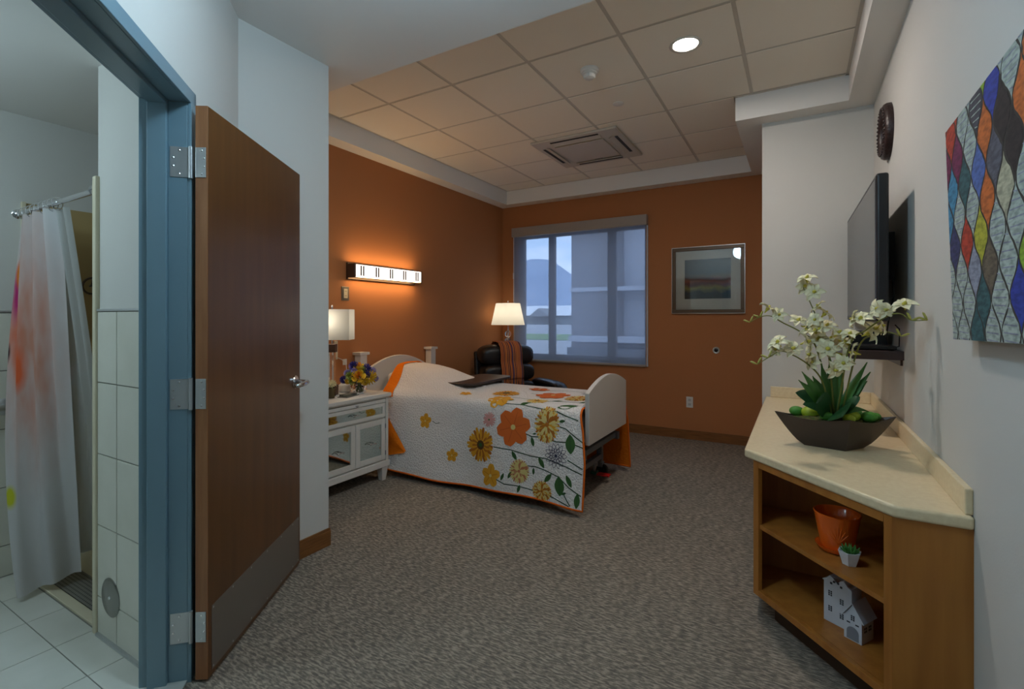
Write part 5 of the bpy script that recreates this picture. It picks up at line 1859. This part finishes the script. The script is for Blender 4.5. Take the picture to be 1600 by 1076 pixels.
ck = thing('wall_clock', 'round dark framed clock on the right wall above the television', 'clock', (XR, 3.53, 2.41))
M_ckf = mat('dark_carved_wood', rgb(48, 30, 28), 0.4, bump=(60, 0.6, (1, 1, 1)), bdist=0.006)
MB().lathe([(0.158, 0.0), (0.158, -0.02), (0.150, -0.034), (0.128, -0.042), (0.112, -0.034), (0.108, -0.02), (0.108, 0.0)], (0, 0, 0), 48, 'x').build('carved_rim', M_ckf, ck, smooth=True, auto=60)
for k in range(36):
    a = 2 * PI * k / 36
    MB().pill((-0.040, 0.130 * math.cos(a), 0.130 * math.sin(a)), 0.008, 0.008, 0.008, 1, 1, 8, 6).build('rim_bead', M_ckf, ck, smooth=True)
MB().lathe([(0.0, -0.012), (0.108, -0.012), (0.108, 0.0)], (0, 0, 0), 40, 'x').build('dial', mat('clock_dial', rgb(206, 204, 196), 0.5), ck)
for ln, an, w_ in ((0.06, 2.2, 0.005), (0.088, 0.6, 0.0035)):
    hd_ = MB()
    hd_.M = Matrix.Rotation(an, 4, 'X')
    hd_.box(-0.016, -w_, -0.012, -0.014, w_, ln)
    hd_.build('hand', M_black, ck)
for k in range(12):
    hd_ = MB()
    hd_.M = Matrix.Rotation(2 * PI * k / 12, 4, 'X')
    hd_.box(-0.0135, -0.002, 0.088, -0.012, 0.002, 0.102)
    hd_.build('hour_mark', M_black, ck)

# canvas of interlocking pointed ovals
cv = thing('wall_canvas', 'colourful canvas of pointed oval patches on the right wall', 'artwork', (0.436, 1.602, 1.278))
cv.rotation_euler = (math.radians(-1.0), math.radians(-1.5), 0)
CVW, CVH = 0.70, 0.632
bx(-0.028, -CVW / 2, 0, 0.004, CVW / 2, CVH).build('canvas_block', mat('canvas_edge', rgb(186, 190, 184), 0.85), cv, bevel=0.002)
PAL = {'red': rgb(190, 62, 36), 'mag': rgb(120, 34, 78), 'lime': rgb(142, 176, 44), 'blue': rgb(48, 64, 160), 'dark': rgb(48, 36, 36), 'strip': rgb(74, 70, 80), 'orange': rgb(206, 106, 40), 'amber': rgb(200, 140, 50),
       'grey': rgb(96, 94, 106), 'white': rgb(178, 190, 180), 'bluew': rgb(86, 110, 176), 'cyan': rgb(70, 140, 176), 'teal': rgb(56, 96, 100), 'yel': rgb(184, 178, 50), 'brown': rgb(112, 96, 78), 'lav': rgb(150, 152, 170), 'navy': rgb(58, 60, 104), 'cream': rgb(190, 184, 156)}
SEED = [('red', 1.863, 1.870), ('red', 1.820, 1.883), ('mag', 1.915, 1.812), ('lime', 1.609, 1.887), ('blue', 1.537, 1.829), ('dark', 1.469, 1.761), ('strip', 1.669, 1.871), ('orange', 1.609, 1.771), ('amber', 1.578, 1.799), ('grey', 1.517, 1.706), ('white', 1.746, 1.772), ('white', 1.774, 1.902), ('bluew', 1.655, 1.711), ('orange', 1.591, 1.636), ('cyan', 1.895, 1.685), ('teal', 1.768, 1.710), ('white', 1.832, 1.626), ('white', 1.720, 1.628), ('red', 1.763, 1.552), ('yel', 1.636, 1.542), ('brown', 1.566, 1.488), ('lav', 1.694, 1.478), ('navy', 1.802, 1.506), ('lime', 1.622, 1.424), ('white', 1.863, 1.421), ('white', 1.774, 1.382), ('white', 1.525, 1.541), ('white', 1.444, 1.481), ('white', 1.498, 1.416), ('white', 1.570, 1.330), ('teal', 1.669, 1.330), ('blue', 1.434, 1.344), ('cream', 1.461, 1.607), ('white', 1.487, 1.303), ('white', 1.895, 1.311), ('strip', 1.461, 1.855), ('white', 1.427, 1.894), ('dark', 1.844, 1.710), ('orange', 1.33, 1.80), ('white', 1.36, 1.65), ('lime', 1.30, 1.45), ('white', 1.33, 1.35), ('blue', 1.30, 1.60)]
keys = list(PAL)
pmats = [mat('patch_' + k, PAL[k], 0.85, noise=(30, 0.4, 0.62, (1, 1, 3)), color2=tuple([c * 0.6 for c in PAL[k][:3]] + [1])) for k in keys] + [mat('patch_line', rgb(74, 70, 62), 0.85)]
CA, CH_ = 0.118, 0.165
bx(-0.0286, -CVW / 2 + 0.001, 0.001, -0.0281, CVW / 2 - 0.001, CVH - 0.001).build('printed_ground', mat('print_ground', rgb(62, 56, 50), 0.9), cv)


def clip_canvas(poly):
    for p, n_ in ((Vector((CVW / 2 - .001, 0)), Vector((1, 0))), (Vector((-CVW / 2 + .001, 0)), Vector((-1, 0))), (Vector((0, CVH - .001)), Vector((0, 1))), (Vector((0, .001)), Vector((0, -1)))):
        if len(poly) < 3:
            return []
        poly = clip_poly(poly, p, n_)
    return poly


art = MB()
random.seed(5)
for j in range(-1, 9):
    for i in range(-4, 5):
        cy, cz = i * CA + (j % 2) * CA / 2, 0.02 + j * CH_ / 2
        kind = min(SEED, key=lambda s_: (s_[1] - 1.602 - cy) ** 2 + (s_[2] - 1.278 - cz) ** 2)[0]
        pts = []
        for k in range(15):
            z_ = -CH_ / 2 + CH_ * k / 14
            pts.append((cy + 0.88 * CA / 4 * (1 + math.cos(2 * PI * z_ / CH_)) * (1 + .08 * random.uniform(-1, 1)), cz + z_ * .96))
        for k in range(13, 0, -1):
            z_ = -CH_ / 2 + CH_ * k / 14
            pts.append((cy - 0.88 * CA / 4 * (1 + math.cos(2 * PI * z_ / CH_)) * (1 + .08 * random.uniform(-1, 1)), cz + z_ * .96))
        pts = clip_canvas(pts)
        if len(pts) < 3:
            continue
        art.m = keys.index(kind)
        art.add([(-0.0291, y, z) for y, z in pts], [tuple(range(len(pts)))])
        if kind in ('white', 'strip'):
            for q in range(-3, 4):
                zz = q * CH_ / 9
                hw = 0.72 * CA / 4 * (1 + math.cos(2 * PI * zz / CH_))
                sp_ = clip_canvas([(cy - hw, cz + zz - .0016), (cy + hw, cz + zz - .0016 + .004), (cy + hw, cz + zz + .0016 + .004), (cy - hw, cz + zz + .0016)])
                if len(sp_) >= 3:
                    art.m = keys.index('lav') if kind == 'white' else keys.index('white')
                    art.add([(-0.0295, y, z) for y, z in sp_], [tuple(range(len(sp_)))])
art.build('printed_patches', pmats, cv)

# ------------------------------------------------------------------ bathroom things
rod = thing('shower_rod', 'chrome shower curtain rod across the shower opening', 'shower rod', (-3.05, 0.909, 1.878))
MB().tube([(-0.468, 0, 0), (0.465, 0, 0)], 0.0125, 14).build('rod', M_chrome, rod, smooth=True, auto=40)
for x in (-0.47, 0.459):
    MB().lathe([(0.024, 0.0), (0.024, 0.003), (0.016, 0.008)], (x, 0, 0), 20, 'x').build('flange', M_chrome, rod, smooth=True, auto=40)


def curtain_material(name, transl, base):
    m = bpy.data.materials.new(name)
    m.use_nodes = True
    nt = m.node_tree
    nt.nodes.clear()
    out_ = nt.nodes.new('ShaderNodeOutputMaterial')
    df_ = nt.nodes.new('ShaderNodeBsdfDiffuse')
    tr_ = nt.nodes.new('ShaderNodeBsdfTranslucent')
    mx = nt.nodes.new('ShaderNodeMixShader')
    mx.inputs['Fac'].default_value = transl
    nt.links.new(df_.outputs[0], mx.inputs[1])
    nt.links.new(tr_.outputs[0], mx.inputs[2])
    nt.links.new(mx.outputs[0], out_.inputs['Surface'])
    uv = nt.nodes.new('ShaderNodeUVMap')
    last = None
    for (u, v, ru, rv, col, strength) in base:
        mp = nt.nodes.new('ShaderNodeMapping')
        mp.inputs['Location'].default_value = (-u / ru, -v / rv, 0)
        mp.inputs['Scale'].default_value = (1 / ru, 1 / rv, 1)
        nt.links.new(uv.outputs[0], mp.inputs['Vector'])
        gd = nt.nodes.new('ShaderNodeTexGradient')
        gd.gradient_type = 'SPHERICAL'
        nt.links.new(mp.outputs['Vector'], gd.inputs['Vector'])
        nz = nt.nodes.new('ShaderNodeTexNoise')
        nz.inputs['Scale'].default_value = 9
        nt.links.new(uv.outputs[0], nz.inputs['Vector'])
        ml = nt.nodes.new('ShaderNodeMath')
        ml.operation = 'MULTIPLY'
        nt.links.new(gd.outputs['Fac'], ml.inputs[0])
        nt.links.new(nz.outputs['Fac'], ml.inputs[1])
        m2 = nt.nodes.new('ShaderNodeMath')
        m2.operation = 'MULTIPLY'
        m2.use_clamp = True
        m2.inputs[1].default_value = strength
        nt.links.new(ml.outputs[0], m2.inputs[0])
        mc = nt.nodes.new('ShaderNodeMix')
        mc.data_type = 'RGBA'
        nt.links.new(m2.outputs[0], mc.inputs['Factor'])
        if last is None:
            mc.inputs['A'].default_value = rgb(214, 212, 212)
        else:
            nt.links.new(last, mc.inputs['A'])
        mc.inputs['B'].default_value = col
        last = mc.outputs['Result']
    nt.links.new(last, df_.inputs['Color'])
    nt.links.new(last, tr_.inputs['Color'])
    return m


def uvgrid(mb, fn, nu, nv, name, m, parent):
    mb.grid(fn, nu, nv)
    o = mb.build(name, m, parent, smooth=True)
    uvl = o.data.uv_layers.new(name='UVMap')
    for lp in o.data.loops:
        i = lp.vertex_index
        uvl.data[lp.index].uv = ((i % nu) / (nu - 1), (i // nu) / (nv - 1))
    return o


cu = thing('shower_curtain', 'white shower curtain with orange and pink watercolour flowers gathered aside', 'shower curtain', (-3.25, 0.909, 0.03))


def curt(u, v):
    # v 0 bottom .. 1 top
    top = Vector((-3.455 + 0.425 * u, 0.909 + 0.026 * math.sin(u * 3.2 * 2 * PI), 1.855))
    bl_, br_ = Vector((-3.15, 0.815, 0.03)), Vector((-3.085, 1.03, 0.045))
    p = bl_.lerp(br_, u)
    nrm = Vector((0.85, -0.5, 0))
    amp = 0.022 * math.sin(u * 2.0 * 2 * PI + 0.6)
    p = p + nrm * amp
    p.z += 0.03 * u
    k = v ** 1.15
    q = p.lerp(top, k)
    q.y -= 0.05 * math.sin(PI * v) * (1 - u)
    return (q.x + 3.25, q.y - 0.909, q.z - 0.03)


M_curt = curtain_material('watercolour_curtain', 0.3, [(0.4, 0.68, 0.75, 0.42, rgb(206, 150, 130), 2.0), (0.12, 0.70, 0.20, 0.14, rgb(220, 116, 84), 2.4), (0.22, 0.62, 0.12, 0.07, rgb(230, 110, 70), 3.2), (0.03, 0.81, 0.05, 0.09, rgb(190, 60, 120), 3.0), (0.04, 0.86, 0.04, 0.05, rgb(230, 130, 40), 4.0), (0.0, 0.66, 0.02, 0.03, rgb(60, 40, 50), 3.0), (0.04, 0.30, 0.10, 0.035, rgb(206, 206, 60), 4.0)])
uvgrid(MB(), curt, 70, 40, 'curtain_cloth', M_curt, cu)


def liner(u, v):
    top = Vector((-3.16 + 0.24 * u, 0.93 + 0.02 * math.sin(u * 3 * 2 * PI), 1.85))
    p = Vector((-3.14, 1.03, 0.16)).lerp(Vector((-3.0, 1.12, 0.16)), u) + Vector((0.5, -0.5, 0)) * 0.03 * math.sin(u * 9)
    q = p.lerp(top, v ** 1.2)
    q.x += 0.06 * math.sin(PI * min(1, v * 1.0)) * u
    return (q.x + 3.25, q.y - 0.909, q.z - 0.03)


M_liner = shade_fabric('translucent_liner', rgb(206, 208, 206), 0.5, 0.25)
MB().grid(liner, 30, 24).build('curtain_liner', M_liner, cu, smooth=True)
for k in range(9):
    x = -3.44 + 0.055 * k
    rg = MB()
    rg.tube([(x + 3.25 + 0.004 * math.sin(a * 2), 0.021 * math.cos(a), 1.842 + 0.030 * math.sin(a)) for a in [2 * PI * j / 16 for j in range(17)]], 0.0018, 6)
    rg.build('curtain_ring', M_chrome, cu)

sg = bx(-0.46, -0.06, 0.0, 0.46, 0.06, 0.005)
mg = mat('perforated_steel', rgb(150, 148, 140), 0.4, 0.4)
nt = mg.node_tree
vt = nt.nodes.new('ShaderNodeTexVoronoi')
vt.inputs['Scale'].default_value = 62
vt.inputs['Randomness'].default_value = 0.0
tcn = nt.nodes.new('ShaderNodeTexCoord')
nt.links.new(tcn.outputs['Object'], vt.inputs['Vector'])
rpn = nt.nodes.new('ShaderNodeValToRGB')
rpn.color_ramp.elements[0].position = 0.36
rpn.color_ramp.elements[0].color = (0.004, 0.004, 0.004, 1)
rpn.color_ramp.elements[1].position = 0.42
rpn.color_ramp.elements[1].color = rgb(150, 148, 140)
nt.links.new(vt.outputs['Distance'], rpn.inputs['Fac'])
nt.links.new(rpn.outputs['Color'], nt.nodes['Principled BSDF'].inputs['Base Color'])
o = sg.build('drain_grate', mg, None, loc=(-3.04, 1.017, 0.0125))
tag(o, 'perforated steel drain grate behind the shower curb', 'drain grate')
bx(-3.52, 0.955, 0.0, -2.572, 1.08, 0.0115).build('drain_channel', M_rubber, sur, loc=(3.3, -1.3, 0))

vl = thing('shower_valve', 'round chrome shower valve on the beige shower panel', 'shower valve', (-3.508, 1.197, 1.013))
MB().lathe([(0.0, 0.016), (0.05, 0.016), (0.085, 0.008), (0.09, 0.0)], (0, 0, 0), 32, 'x').build('escutcheon', M_chrome, vl, smooth=True)
MB().lathe([(0.036, 0.012), (0.034, 0.05), (0.03, 0.056), (0.0, 0.058)], (0, 0, 0), 24, 'x').build('hub', M_chrome, vl, smooth=True, auto=40)
MB().tube([(0.05, 0, 0), (0.06, 0.02, -0.01), (0.065, 0.075, -0.015)], [0.009, 0.008, 0.006], 10).build('lever', M_chrome, vl, smooth=True)
hk = thing('shower_wall_ring', 'dark ring holder on the beige shower panel above the valve', 'holder', (-3.508, 1.208, 1.519))
MB().tube([(0.03 + 0.01 * math.cos(a), 0.045 * math.sin(a), 0.045 * math.cos(a)) for a in [2 * PI * j / 24 for j in range(25)]], 0.006, 8).build('ring', M_bronze, hk, smooth=True)
MB().tube([(0, 0, 0.0), (0.022, 0.0, 0.0), (0.04, 0, 0.043)], 0.006, 8).build('bracket', M_bronze, hk)
rp_ = thing('round_cover_plate', 'round steel cover plate on the tiled bathroom wall', 'cover plate', (-2.418, BY - 0.008, 0.197))
MB().lathe([(0.0, -0.006), (0.072, -0.006), (0.078, -0.003), (0.078, 0.0)], (0, 0, 0), 40, 'y').build('plate', mat('polished_cover_steel', rgb(150, 150, 146), 0.25, 0.95), rp_, smooth=True, auto=40)
MB().lathe([(0.0, -0.009), (0.006, -0.009), (0.007, -0.006)], (0, 0, 0), 14, 'y').build('screw', M_chrome, rp_)
gbx = thing('grab_bar', 'steel grab bar with round flange at the left edge of the bathroom wall', 'grab bar', (-3.512, 0.853, 0.883))
MB().tube([(0.0, 0, 0), (0.04, 0, 0), (0.055, -0.015, 0), (0.055, -0.6, 0), (0.04, -0.615, 0), (0.0, -0.615, 0)], 0.016, 14).build('bar', M_steel, gbx, smooth=True)
for y in (0.0, -0.615):
    MB().lathe([(0.042, 0.0), (0.042, 0.006), (0.036, 0.012), (0.018, 0.014)], (0, y, 0), 24, 'x').build('flange', M_steel, gbx, smooth=True, auto=40)
